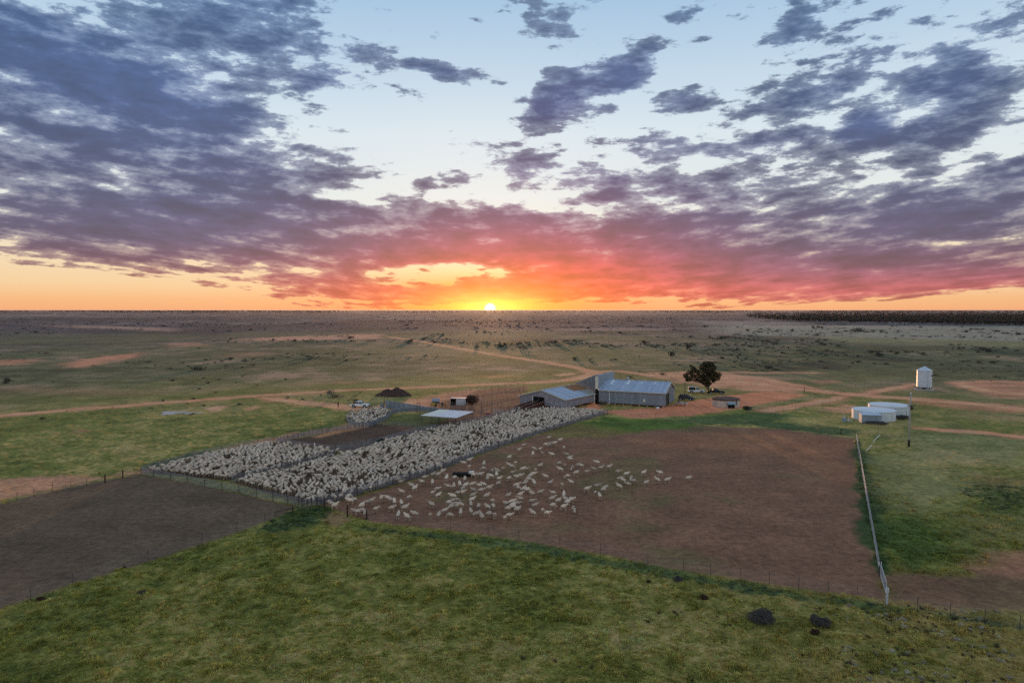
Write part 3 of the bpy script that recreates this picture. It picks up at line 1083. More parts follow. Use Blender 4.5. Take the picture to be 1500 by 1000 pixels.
def build_main_shed():
    th = R(-25)
    base = P(877, 591.5)
    LEN, DEP, F, EV, RG = 18.8, 13.5, .55, 4.2, 6.55
    t = thing('woolshed', 'long grey corrugated iron shed with blue-grey gable roof and dark green end door', 'shed', base, th)
    # inner solid walls just behind the sheets
    b = MB()
    b.add([(0.05, .05, F), (LEN - .05, .05, F), (LEN - .05, DEP - .05, F), (.05, DEP - .05, F),
           (0.05, .05, EV - .08), (LEN - .05, .05, EV - .08), (LEN - .05, DEP - .05, EV - .08), (.05, DEP - .05, EV - .08), (.05, DEP / 2, RG - .12), (LEN - .05, DEP / 2, RG - .12)],
          [(0, 1, 5, 4), (1, 2, 6, 9, 5), (2, 3, 7, 6), (3, 0, 4, 8, 7), (3, 2, 1, 0)])
    b.build('wall', M_SHEET, t)
    n = 24
    w = LEN / n
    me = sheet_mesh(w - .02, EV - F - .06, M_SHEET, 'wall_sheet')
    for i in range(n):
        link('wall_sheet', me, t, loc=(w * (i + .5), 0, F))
    # gable end at x = LEN
    ng = 16
    wg = DEP / ng
    for i in range(ng):
        y = wg * (i + .5)
        top = EV + (RG - EV) * (1 - abs(y - DEP / 2) / (DEP / 2)) - .10
        if 1.7 < y < 6.1:
            z0, z1 = 3.55, top
        else:
            z0, z1 = F, top
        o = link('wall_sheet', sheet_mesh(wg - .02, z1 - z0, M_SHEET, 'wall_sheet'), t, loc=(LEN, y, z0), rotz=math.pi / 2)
    # end doorway, its sliding doors standing half open
    d = MB().box(LEN - .01, 3.9, F, .06, 4.2, 2.95).build('doorway', M_DARK, t)  # black slab painted as the unlit inside behind the opening
    MB().box(LEN + .07, 3.1, F - .05, .06, 2.7, 3.05).build('sliding_door', M_GREEN, t)
    MB().box(LEN + .12, 4.4, F + 3.02, .08, 5.6, .10).build('door_track', M_RAIL, t)
    for y in (4.7, 5.5):
        MB().box(LEN + .05, y, F, .05, .10, 2.9).build('door_post', M_TIMBER, t)
    # roof
    run = math.hypot(DEP / 2 + .35, (RG - EV) * (1 + .35 / (DEP / 2)))
    pit = math.atan2(RG - EV, DEP / 2)
    nr = 25
    wr = (LEN + .5) / nr
    rm, rw = roof_sheet_mesh(wr - .01, run, M_ROOF), roof_sheet_mesh(wr - .01, run * .42, M_ROOFW)
    rs = roof_sheet_mesh(wr - .01, run * .58, M_ROOF)
    for i in range(nr):
        x = -.1 + wr * (i + .5)
        o = link('roof_sheet', rm, t, loc=(x, DEP / 2, RG))
        o.rotation_euler = (-pit, 0, math.pi)
        if i in (3, 9, 14, 19):
            q = link('skylight_sheet', rw if i in (3, 9) else roof_sheet_mesh(wr * .9, run * .3, mat('milky skylight', (.6, .66, .74), .4)), t, loc=(x, DEP / 2 - .12 - (.3 if i != 9 else 0), RG - .03 - (.1 if i != 9 else 0) + .03))
            q.rotation_euler = (-pit, 0, math.pi)
    b = MB()
    b.hexa([(-.1, DEP / 2, RG - .05), (LEN + .4, DEP / 2, RG - .05), (LEN + .4, DEP + .35, EV - .17), (-.1, DEP + .35, EV - .17)],
           [(-.1, DEP / 2, RG), (LEN + .4, DEP / 2, RG), (LEN + .4, DEP + .35, EV - .12), (-.1, DEP + .35, EV - .12)])
    b.build('roof_slope', M_ROOF, t)
    MB().box(LEN / 2 + .15, DEP / 2, RG + .02, LEN + .5, .34, .06).build('ridge_cap', M_ROOF, t)
    g = MB().box(LEN / 2 + .15, -.42, EV - .24, LEN + .6, .14, .14).build('gutter', M_CREAM, t)
    for s, y0 in ((-1, -.35), (1, DEP + .35)):
        b = MB()
        zz = EV - .14
        b.hexa([(LEN + .40, y0, zz - .22), (LEN + .46, y0, zz - .22), (LEN + .46, DEP / 2, RG - .2), (LEN + .40, DEP / 2, RG - .2)],
               [(LEN + .40, y0, zz), (LEN + .46, y0, zz), (LEN + .46, DEP / 2, RG + .05), (LEN + .40, DEP / 2, RG + .05)])
        b.build('barge_board', M_CREAM, t)
    MB().tube((3.2, -.42, EV - .3), (3.2, -.18, EV - .9), .11).tube((3.2, -.18, EV - .9), (3.2, -.18, .2), .11).build('downpipe', M_WHITE, t)
    MB().tube((4.3, -.12, EV - .3), (4.3, -.12, .15), .06).build('downpipe', M_SHEET, t)
    # roof ventilator
    v = MB().lathe([(.28, RG - .1), (.28, RG + .35), (.42, RG + .45), (.46, RG + .62), (.36, RG + .8), (.08, RG + .9)], 12, 6.6, DEP / 2 + .2).build('roof_ventilator', M_STEEL, t, True)
    # white meter cabinet on the wall
    k = MB().box(13.2, -.12, 1.35, .62, .2, .78).build('meter_cabinet', M_WHITE, t)
    MB().box(13.2, -.235, 1.42, .5, .02, .62).build('cabinet_door', M_CREAM, k)
    # stumps
    sm = MB().tube((0, 0, -.2), (0, 0, F), .13, .13, 8).mesh('stump', M_CONC)
    for i in range(9):
        for y in (.25, DEP / 2, DEP - .25):
            link('stump', sm, t, loc=(.3 + (LEN - .6) * i / 8, y, 0))
    MB().box(LEN / 2, DEP / 2, F - .14, LEN - .1, DEP - .1, .12).build('floor', M_TIMBER, t)
    # tall iron parapet between the two sheds
    PT, PL = 7.95, 16.0
    p = MB().box(-.55, PL / 2 - .25, EV + .12, .85, PL, PT - EV - .12).build('parapet_wall', M_BLUEGREY, t)
    MB().box(-.55, PL / 2 - .25, PT, 1.05, PL + .2, .10).build('parapet_cap', mat('slate blue flashing', (.20, .26, .33), .5), p)
    MB().box(-.55, -.28, EV + .14, .82, .05, PT - .04 - EV - .14).build('end_board', M_CREAM, p)
    me = sheet_mesh(.78, PT - .05 - EV - .2, M_BLUEGREY, 'parapet_sheet')
    me2 = sheet_mesh(.78, PT - .05 - EV - .2, M_SHEET, 'parapet_sheet')
    for i in range(19):
        y = .2 + .8 * i
        link('parapet_sheet', me, p, loc=(-.12, y, EV + .16), rotz=math.pi / 2)
        link('parapet_sheet', me2, p, loc=(-.98, y, EV + .16), rotz=-math.pi / 2)
    # raised link between the sheds: a wall rising over the end of the lower shed, with a skillion roof behind it
    ct, st_ = math.cos(-th), math.sin(-th)

    def loc_(x, y, z):
        dx, dy = x - base.x, y - base.y
        return Vector((dx * ct - dy * st_, dx * st_ + dy * ct, z))
    ridge, eave, top = loc_(18.8, 202.7, 5.05), loc_(24.7, 198.4, 3.0), loc_(23.9, 197.2, PT)
    dn = Vector((0, .12, 0))
    nw = 9
    for i in range(nw):                      # upright sheets with sloping tops
        f0, f1 = i / nw + .003, (i + 1) / nw - .003
        b0, b1 = ridge.lerp(eave, f0), ridge.lerp(eave, f1)
        t0, t1 = ridge.lerp(top, f0), ridge.lerp(top, f1)
        MB().hexa([b0, b1, b1 + dn, b0 + dn], [t0, t1, t1 + dn, t0 + dn]).build('link_wall_sheet', M_SHEET, t)
    bk = Vector((0, 9.0, -.2))
    MB().hexa([ridge + Vector((0, 0, .02)), top + Vector((0, 0, .02)), top + bk, ridge + bk], [ridge + Vector((0, 0, .10)), top + Vector((0, 0, .10)), top + bk + Vector((0, 0, .1)), ridge + bk + Vector((0, 0, .1))]).build('skillion_roof', M_ROOF, t)
    # shade of the covered way under it, painted as a solid black block
    MB().box(-.6, 2.2, .02, 1.0, 4.0, EV - .1).build('passage_shade_block', M_DARK, t)
    return t


def build_left_shed():
    th = R(-36)
    c0 = P(828, 601)
    WID, DEP, F, EV, RG = 15.0, 18.0, .75, 3.0, 5.0
    base = c0 - Vector((math.cos(th), math.sin(th), 0)) * WID
    t = thing('sheep_shed', 'low gabled iron shed with sheep ramps and partly rusted roof left of the woolshed', 'shed', base, th)
    b = MB()
    b.add([(.05, .05, F), (WID - .05, .05, F), (WID - .05, DEP - .05, F), (.05, DEP - .05, F), (.05, .05, EV - .06), (WID - .05, .05, EV - .06),
           (WID - .05, DEP - .05, EV - .06), (.05, DEP - .05, EV - .06), (WID / 2, .05, RG - .1), (WID / 2, DEP - .05, RG - .1)],
          [(0, 1, 5, 8, 4), (1, 2, 6, 5), (2, 3, 7, 9, 6), (3, 0, 4, 7), (3, 2, 1, 0)])
    b.build('wall', M_LSHEET, t)
    n = 19
    w = WID / n
    D0, D1 = 4.6, 8.2
    for i in range(n):
        x = w * (i + .5)
        top = EV + (RG - EV) * (1 - abs(x - WID / 2) / (WID / 2)) - .08
        z0 = F if not (D0 < x < D1) else 3.05
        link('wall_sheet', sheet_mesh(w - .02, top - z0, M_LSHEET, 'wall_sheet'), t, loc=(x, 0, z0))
    ns = 22
    ws = DEP / ns
    me = sheet_mesh(ws - .02, EV - F - .06, M_LSHEET, 'wall_sheet')
    for i in range(ns):
        link('wall_sheet', me, t, loc=(WID, ws * (i + .5), F), rotz=math.pi / 2)
    MB().box((D0 + D1) / 2, 0.0, F, D1 - D0, .08, 3.05 - F).build('doorway', M_DARK, t)  # shaded inside of the shed painted as a black slab
    MB().box(D0 - .1, -.06, F - .3, .18, .12, 2.6).build('door_post', M_WHITE, t)
    MB().box(D1 + .05, -.06, F - .1, .10, .12, 2.4).build('door_post', M_REDWOOD, t)
    # underfloor and stumps
    sm = MB().tube((0, 0, -.2), (0, 0, F), .12, .12, 8).mesh('stump', M_TIMBER)
    for i in range(7):
        for y in (.2, 4.5, 9, 13.5, DEP - .2):
            link('stump', sm, t, loc=(.2 + (WID - .4) * i / 6, y, 0))
    MB().box(WID / 2, DEP / 2, F - .15, WID - .1, DEP - .1, .13).build('floor', M_TIMBER, t)
    # roof sheets, the far ones rusted
    pit = math.atan2(RG - EV, WID / 2)
    run = math.hypot(WID / 2 + .3, (RG - EV) * (1 + .3 / (WID / 2)))
    nr = 23
    wr = (DEP + .6) / nr
    half = {k: roof_sheet_mesh(wr - .01, run / 2 + .05, m) for k, m in (('z', M_ROOF), ('r', M_RUST), ('o', M_OLIVE))}
    full = roof_sheet_mesh(wr - .01, run, M_ROOF)
    for i in range(nr):
        y = -.35 + wr * (i + .5)
        for side in (0, 1):
            mt = Matrix.Translation((WID / 2, y, RG)) @ Matrix.Rotation(-math.pi / 2 if side == 0 else math.pi / 2, 4, 'Z') @ Matrix.Rotation(-pit, 4, 'X')
            if i < 13:
                link('roof_sheet', full, t).matrix_basis = mt
            else:
                up = 'r' if i > 13 else 'o'
                lo = 'o' if i > 15 else 'z'
                a = link('roof_sheet', half[up], t)
                a.matrix_basis = mt
                c = link('roof_sheet', half[lo], t)
                c.matrix_basis = mt @ Matrix.Translation((0, run / 2 - .02, -.03))
                if up == 'r':
                    a['label'] = 'rusty orange roof sheet'
    MB().box(WID / 2, DEP / 2 - .05, RG + .03, .3, DEP + .6, .05).build('ridge_cap', M_ROOF, t)
    for s in (-1, 1):
        b = MB()
        xe = WID / 2 + s * (WID / 2 + .3)
        ze = EV - .08
        q = [(xe, -.42, ze - .16), (xe, -.36, ze - .16), (WID / 2, -.36, RG - .12), (WID / 2, -.42, RG - .12)]
        b.hexa(q, [(p[0], p[1], p[2] + .2) for p in q])
        b.build('barge_board', M_CREAM, t)
    MB().box(WID + .36, DEP / 2, EV - .2, .12, DEP + .5, .12).build('gutter', M_CREAM, t)
    MB().tube((WID + .34, 15.2, EV - .15), (WID + .34, 15.2, .2), .13).build('downpipe', M_WHITE, t)
    # two timber ramps falling away from the doorway
    LR = 8.4
    for x0, x1, m in ((4.5, 6.3, M_TIMBER), (6.5, 8.3, M_TIMBER)):
        b = MB()
        b.hexa([(x0, -LR, -.05), (x1, -LR, -.05), (x1, -.05, F - .14), (x0, -.05, F - .14)], [(x0, -LR, .06), (x1, -LR, .06), (x1, -.05, F), (x0, -.05, F)])
        rp = b.build('ramp', m, t)
        for k in range(12):
            y = -LR + .5 + k * .65
            z = F * (1 + y / LR)
            MB().box((x0 + x1) / 2, y, z + .01, x1 - x0 - .1, .06, .05).build('cleat', M_TIMBER, rp)
    for x, hgt, m in ((4.35, 1.15, M_REDWOOD), (6.4, 1.1, M_REDWOOD), (8.45, 1.1, M_REDWOOD)):
        for k in range(4):
            z0 = .12 + k * .28
            b = MB()
            b.hexa([(x - .03, -LR, z0), (x + .03, -LR, z0), (x + .03, -.1, F + z0), (x - .03, -.1, F + z0)],
                   [(x - .03, -LR, z0 + .2), (x + .03, -LR, z0 + .2), (x + .03, -.1, F + z0 + .2), (x - .03, -.1, F + z0 + .2)])
            b.build('ramp_board', m, t)
        b = MB()
        b.hexa([(x - .06, -LR, hgt + .13), (x + .06, -LR, hgt + .13), (x + .06, -.1, F + hgt + .13), (x - .06, -.1, F + hgt + .13)],
               [(x - .06, -LR, hgt + .18), (x + .06, -LR, hgt + .18), (x + .06, -.1, F + hgt + .18), (x - .06, -.1, F + hgt + .18)])
        b.build('ramp_rail', mat('worn pink timber', (.40, .26, .22), .8), t)
        for k in range(5):
            y = -LR + .1 + k * (LR - .3) / 4
            MB().box(x, y, -.1, .1, .1, hgt + .2 + F * (1 + y / LR)).build('ramp_post', M_REDWOOD, t)
    return t


build_main_shed()
build_left_shed()


# ------------------------------------------------------------------ white shade roof over the drafting yard
def build_canopy():
    c = P(668, 612, 2.4)
    th = math.atan2(.39, -.92) + math.pi      # x axis runs along the front edge from its left end to its right end
    A, B = 9.4, 9.2
    org = Vector((c.x, c.y, 0)) - Vector((math.cos(th), math.sin(th), 0)) * A
    t = thing('shade_roof', 'flat white iron shade roof on posts over the empty sheep yard', 'shade roof', org, th)
    n = 12
    for i in range(n):
        w = A / n
        m = mat('cream roof sheet', (.84, .80, .70), .5, .4, rand=.04) if i < 4 else mat('lilac grey roof sheet', (.80, .75, .78), .45, .4, rand=.05)
        o = link('roof_sheet', roof_sheet_mesh(w - .01, B, m), t, loc=(w * (i + .5), 0, 2.40))
        o.rotation_euler = (R(1.2), 0, 0)
    for y in (0.05, B / 2, B - .05):
        MB().box(A / 2, y, 2.26 + y * .021, A, .08, .12).build('beam', M_RAIL, t)
    for x in (.3, A / 2, A - .3):
        for y in (.3, B / 2, B - .3):
            MB().tube((x, y, -.2), (x, y, 2.3), .06).build('post', M_POST, t)


build_canopy()


# ------------------------------------------------------------------ silo, tanks, pump hut
def build_silo():
    b = P(1353.5, 570.5)
    t = thing('grain_silo', 'tall white corrugated silo with cone roof standing alone on a slab', 'silo', (b.x, b.y, 0))
    r, z0, z1 = 2.28, .95, 6.55
    prof = []
    k = 20
    body = []
    for j in range(5):                      # five rings of sheet
        q = MB()
        za, zb = z0 + (z1 - z0) * j / 5, z0 + (z1 - z0) * (j + 1) / 5
        pr = []
        for i in range(9):
            z = za + (zb - za) * i / 8
            pr.append((r + .03 * (i % 2), z))
        q.lathe(pr, 14, caps=False).build('silo_ring', mat('pale silo sheet', (.62, .65, .72), .5, .4, .15, .08, 1.5, rand=.05), t)
    MB().lathe([(r + .12, z1 - .03), (r + .12, z1 + .04), (.35, z1 + 1.2), (.3, z1 + 1.3), (.02, z1 + 1.42)], 14).build('cone_roof', M_TANK, t)
    MB().lathe([(r - .05, z0 + .02), (.35, .25), (.35, .1)], 14).build('hopper_floor', M_RAIL, t)
    for i in range(8):
        a = 2 * math.pi * i / 8 + .2
        MB().tube((r * .95 * math.cos(a), r * .95 * math.sin(a), -.1), (r * .95 * math.cos(a), r * .95 * math.sin(a), z0 + .05), .08).build('leg', M_POST, t)
    MB().lathe([(2.9, -.1), (2.9, .14)], 20).build('slab', mat('pale concrete slab', (.55, .54, .53), .9), t)
    MB().box(1.35, -1.95, 4.7, .5, .16, .4, R(35)).build('inspection_hatch', M_POST, t)
    for s in (-.2, .2):
        MB().tube((-.3 + s, -r - .12, .5), (-.3 + s, -r - .12, z1), .03).build('ladder_rail', M_STEEL, t)


def build_tank(cx, cy, rad, h, label, nm=18):
    t = thing('water_tank', label, 'water tank', (cx, cy, 0), 0, 'round white water tanks')
    n = nm
    for i in range(n):                     # curved wall sheets
        a0, a1 = 2 * math.pi * i / n, 2 * math.pi * (i + 1) / n - .006
        vs, fs = [], []
        for z in (0, h):
            for k in range(5):
                a = a0 + (a1 - a0) * k / 4
                vs.append((rad * math.cos(a), rad * math.sin(a), z))
        fs = [(k, k + 1, 6 + k, 5 + k) for k in range(4)]
        MB().add(vs, fs).build('wall_sheet', M_TANK, t)
    MB().lathe([(rad - .03, 0), (rad - .03, h - .05)], 36).build('tank_liner', M_BLUEGREY, t)
    MB().lathe([(rad + .10, h - .06), (rad + .10, h + .02), (rad * .5, h + .10), (.05, h + .16)], 36).build('tank_roof', M_TANKTOP, t)
    MB().lathe([(rad + .045, h * .5), (rad + .045, h * .5 + .06)], 36).build('hoop', M_TANK, t)
    a = R(-62)
    MB().tube((math.cos(a) * (rad + .12), math.sin(a) * (rad + .12), .1), (math.cos(a) * (rad + .12), math.sin(a) * (rad + .12), h), .13).build('downpipe', M_WHITE, t)
    MB().box(math.cos(R(250)) * rad * .8, math.sin(R(250)) * rad * .8, h + .03, .7, .7, .12).build('hatch', M_WHITE, t)


build_silo()
_ta, _tb = P(1279.5, 613.3), P(1300, 605.4)
build_tank(_ta.x, _ta.y, 4.85, 2.35, 'nearer round white water tank, behind the small blue-grey pump hut')
build_tank(_tb.x + .3, _tb.y, 4.8, 2.35, 'farther round white water tank, half hidden by the nearer one')


def build_pump_hut():
    b = P(1262, 619.5)
    t = thing('pump_hut', 'small blue-grey iron hut with sloping roof in front of the white tanks', 'hut', b, R(-11))
    w, d, h = 4.4, 2.2, 1.95
    n = 6
    MB().hexa([(.02, .02, 0), (w - .02, .02, 0), (w - .02, d - .02, 0), (.02, d - .02, 0)], [(.02, .02, h), (w - .02, .02, h), (w - .02, d - .02, h + .35), (.02, d - .02, h + .35)]).build('wall', M_BLUEGREY, t)
    me = sheet_mesh(w / n - .015, h - .02, M_BLUEGREY, 'wall_sheet')
    for i in range(n):
        link('wall_sheet', me, t, loc=(w / n * (i + .5), 0, 0))
    for i in range(3):
        link('wall_sheet', sheet_mesh(d / 3 - .015, h + .08 * i, M_BLUEGREY, 'wall_sheet'), t, loc=(w, d / 3 * (i + .5), 0), rotz=math.pi / 2)
    rm = roof_sheet_mesh(w / n + .015, d + .4, M_TANK)
    for i in range(n):
        o = link('roof_sheet', rm, t, loc=(w / n * (i + .5), -.2, h + .02))
        o.rotation_euler = (math.atan2(.35, d), 0, 0)
    p = P(1237, 617.5)
    k = thing('water_pump', 'small grey pump and pipework left of the blue-grey hut', 'pump', p, .2)
    MB().box(0, 0, 0, .9, .7, .9).build('pump_housing', M_BLUEGREY, k)
    MB().tube((0, 0, .9), (0, 0, 1.7), .2, .12, 8).build('pressure_vessel', M_STEEL, k)
    MB().tube((.5, 0, .4), (2.0, -.3, .4), .06).build('pipe', M_WHITE, k)
    MB().tube((1.0, -.1, 0), (1.0, -.1, 1.0), .07).build('pipe', M_WHITE, k)
    MB().box(1.4, -.5, 0, 1.4, .3, .12).build('kerb_block', M_CONC, k)


build_pump_hut()


def build_concrete_tank():
    c = P(1063, 594.5)
    t = thing('concrete_tank', 'old round stained concrete tank with rusty brown domed top', 'water tank', (c.x, c.y, 0))
    r = 3.75
    n = 14
    for i in range(n):
        a0, a1 = 2 * math.pi * i / n + .005, 2 * math.pi * (i + 1) / n - .005
        o_, i_ = [], []
        vs = []
        for rr in (r, r - .16):
            for z in (-.1, 2.2):
                for k in range(4):
                    a = a0 + (a1 - a0) * k / 3
                    vs.append((rr * math.cos(a), rr * math.sin(a), z))
        fs = [(k, k + 1, 5 + k, 4 + k) for k in range(3)] + [(8 + k, 12 + k, 13 + k, 9 + k) for k in range(3)] + [(4 + k, 5 + k, 13 + k, 12 + k) for k in range(3)]
        MB().add(vs, fs).build('wall_panel', M_CONC, t)
    MB().lathe([(r - .14, 1.0), (r + .06, 2.1), (r + .06, 2.24), (r * .7, 2.5), (r * .3, 2.62), (.1, 2.66)], 28).build('domed_top', M_RUSTTOP, t)
    MB().lathe([(r - .18, -.1), (r - .18, 2.1)], 28).build('tank_liner', M_DARK, t)
    a = R(-86)
    MB().box(math.cos(a) * (r + .45), math.sin(a) * (r + .45), 1.05, 2.1, .9, .45).build('blue_box', M_BLUE, t)
    MB().box(math.cos(a) * (r + .35), math.sin(a) * (r + .35), 0, 1.7, .6, 1.02).build('under_box_shade', M_DARK, t)  # black block painted in for the shade under the blue box
    MB().box(math.cos(R(-60)) * (r + .05), math.sin(R(-60)) * (r + .05), .8, .22, .12, 1.2, R(30)).build('stain_pipe', M_POST, t)


build_concrete_tank()


# ------------------------------------------------------------------ poles
def build_pole():
    p = P(1331, 655)
    t = thing('power_pole', 'tall grey power pole with black base sleeve in the grass right of the tanks', 'power pole', (p.x, p.y, 0))
    MB().tube((0, 0, -.3), (.15, 0, 10.6), .19, .11, 10).build('pole', mat('weathered pole', (.36, .35, .35), .85, .2), t, True)
    MB().tube((0, 0, -.1), (.02, 0, 1.45), .23, .22, 10).build('base_sleeve', M_PLASTIC, t)
    MB().box(.13, -.2, 8.1, 1.3, .12, .14).build('cross_arm', M_TIMBER, t)
    for x in (-.45, .13, .7):
        MB().lathe([(.05, 8.24), (.07, 8.3), (.045, 8.36), (.07, 8.42), (.03, 8.48)], 8, x, -.2).build('insulator', M_POST, t)
    MB().lathe([(.26, 7.5), (.28, 7.6), (.28, 8.0), (.2, 8.08)], 10, .12, -.42).build('transformer', M_POST, t)
    MB().lathe([(.13, 10.6), (.16, 10.65), (.02, 10.85)], 8, .15, 0).build('pole_cap', M_WHITE, t)
    p = P(1003, 592)
    t = thing('power_pole', 'thin timber pole beside the green-doored end of the woolshed', 'power pole', (p.x, p.y, 0))
    MB().tube((0, 0, -.3), (0, 0, 6.4), .12, .09, 8).build('pole', M_TIMBER, t, True)
    MB().box(0, -.1, 5.7, .9, .08, .1).build('cross_arm', M_TIMBER, t)


build_pole()
# ------------------------------------------------------------------ vehicles
def wheel(parent, x, y, r=.37):
    s = 1 if y > 0 else -1
    b = MB()
    for k, (ra, w) in enumerate(((r, .11),)):
        b.tube((x, y - .12, r), (x, y + .12, r), r, r, 16)
    o = b.build('wheel', M_RUBBER, parent)
    MB().tube((x, y + s * .122, r), (x, y + s * .14, r), r * .58, r * .5, 12).build('rim', M_STEEL, o)


def build_vehicle(label, cat, name, loc, rot, paint, kind, dark=None):
    t = thing(name, label, cat, loc, rot)
    L2, Wd = 2.62, .92
    zb = .42
    if kind == 'suv':
        prof = [(-2.3, zb), (-2.36, .75), (-2.32, 1.02), (-.2, 1.06), (.95, 1.04), (2.05, .96), (2.32, .82), (2.36, .55), (2.3, zb)]
    else:
        prof = [(-2.6, zb + .08), (-2.64, .7), (-2.62, 1.04), (-.8, 1.06), (1.0, 1.06), (2.3, .99), (2.58, .86), (2.62, .55), (2.55, zb)]
    body = MB().prism(prof, -Wd, Wd, lambda z: .03 if z > .9 else 0).build('body', paint, t)
    md = body.modifiers.new('round', 'BEVEL')
    md.width, md.segments = .06, 2
    if kind == 'suv':
        x0, x1, r0, r1, top = -2.25, 1.05, -2.0, .25, 1.74
    elif kind == 'dual':
        x0, x1, r0, r1, top = -1.05, 1.15, -.85, .35, 1.76
    else:
        x0, x1, r0, r1, top = -.35, 1.2, -.25, .4, 1.80
    cb = MB().prism([(x0, 1.03), (x1, 1.03), (r1, top), (r0, top)], -Wd + .04, Wd - .04, lambda z: .17 if z > 1.5 else 0).build('cabin', paint, t)
    md = cb.modifiers.new('round', 'BEVEL')
    md.width, md.segments = .05, 2
    f = lambda z: (z - 1.03) / (top - 1.03)
    za, zc = 1.12, top - .10
    fx = lambda z: x1 + (r1 - x1) * f(z) - .10
    bx = lambda z: x0 + (r0 - x0) * f(z) + .10
    yy = lambda z: Wd - .04 - .17 * f(z) + .006
    mid = (bx(za) + fx(za)) / 2 - .1
    panes = [(bx, lambda z: mid - .05), (lambda z: mid + .05, fx)] if kind != 'single' else [(bx, fx)]
    for s in (-1, 1):
        for pa, pb in panes:
            MB().hexa([(pa(za), s * (yy(za) - .02), za), (pb(za), s * (yy(za) - .02), za), (pb(za), s * yy(za), za), (pa(za), s * yy(za), za)],
                      [(pa(zc), s * (yy(zc) - .02), zc), (pb(zc), s * (yy(zc) - .02), zc), (pb(zc), s * yy(zc), zc), (pa(zc), s * yy(zc), zc)]).build('side_window', M_GLASS, t)
        MB().box(x1 - .35, s * (Wd + .08), 1.1, .12, .16, .2).build('mirror', M_PLASTIC, t)
        MB().box(2.3 if kind == 'suv' else 2.52, s * .7, .74, .12, .3, .16).build('headlight', M_LAMP, t)
        MB().box(-2.34 if kind == 'suv' else -2.62, s * .8, .78, .06, .14, .26).build('tail_light', mat('red lamp', (.3, .02, .02), .3), t)
    gx = lambda z: x1 + (r1 - x1) * f(z) + .012
    MB().hexa([(gx(za) - .02, -yy(za) + .1, za), (gx(za), -yy(za) + .1, za), (gx(za), yy(za) - .1, za), (gx(za) - .02, yy(za) - .1, za)],
              [(gx(zc) - .02, -yy(zc) + .1, zc), (gx(zc), -yy(zc) + .1, zc), (gx(zc), yy(zc) - .1, zc), (gx(zc) - .02, yy(zc) - .1, zc)]).build('windscreen', M_GLASS, t)
    xf = 2.36 if kind == 'suv' else 2.62
    MB().box(xf + .02, 0, .42, .16, 1.7, .30).build('bumper', M_PLASTIC, t)
    MB().box(xf + .03, 0, .74, .06, .9, .16).build('grille', M_PLASTIC, t)
    if dark == 'bullbar':
        for z in (.6, .85, 1.05):
            MB().tube((xf + .16, -.75, z), (xf + .16, .75, z), .04).build('bull_bar', M_STEEL, t)
    if kind == 'dual':
        MB().box(-1.85, 0, 1.045, 1.45, 1.6, .03).build('tray_floor', M_PLASTIC, t)
        MB().box(-1.2, 0, 1.06, .08, 1.6, .5).build('rear_rack', M_POST, t)
        MB().box(-1.7, .2, 1.07, .7, .7, .42).build('load', M_PLASTIC, t)
        MB().lathe([(.2, 1.07), (.22, 1.4), (.1, 1.5)], 10, -2.0, -.35).build('drum', M_YELLOW, t)
    if kind == 'single':
        MB().box(-1.5, 0, 1.0, 2.1, 1.8, .95).build('canopy', M_PLASTIC, t)
        MB().box(-1.5, 0, 1.95, 2.15, 1.84, .06).build('canopy_roof', paint, t)
    for x in (-1.62, 1.55) if kind != 'suv' else (-1.4, 1.45):
        for s in (-1, 1):
            MB().tube((x, s * (Wd - .2), .46), (x, s * (Wd + .005), .46), .47, .47, 14).build('wheel_arch', M_PLASTIC, t)
            wheel(t, x, s * (Wd - .10))
    return t


build_vehicle('white dual-cab utility parked on the dirt beside the round pen of sheep', 'utility', 'parked_utility', P(527.5, 596.5), R(-6), M_CARW, 'dual', 'bullbar')
build_vehicle('white utility with dark canopy parked behind the woolshed under the tree', 'utility', 'parked_utility', P(1020, 575.2), R(-8), M_CARW, 'single')
build_vehicle('black dual-cab utility parked at the foot of the lone tree', 'utility', 'parked_utility', P(1048.5, 576.8), R(-10), M_CARB, 'dual')
build_vehicle('dark four-wheel drive parked close to the end of the woolshed', 'car', 'parked_car', P(1005.5, 586), R(-30), M_CARG, 'suv')


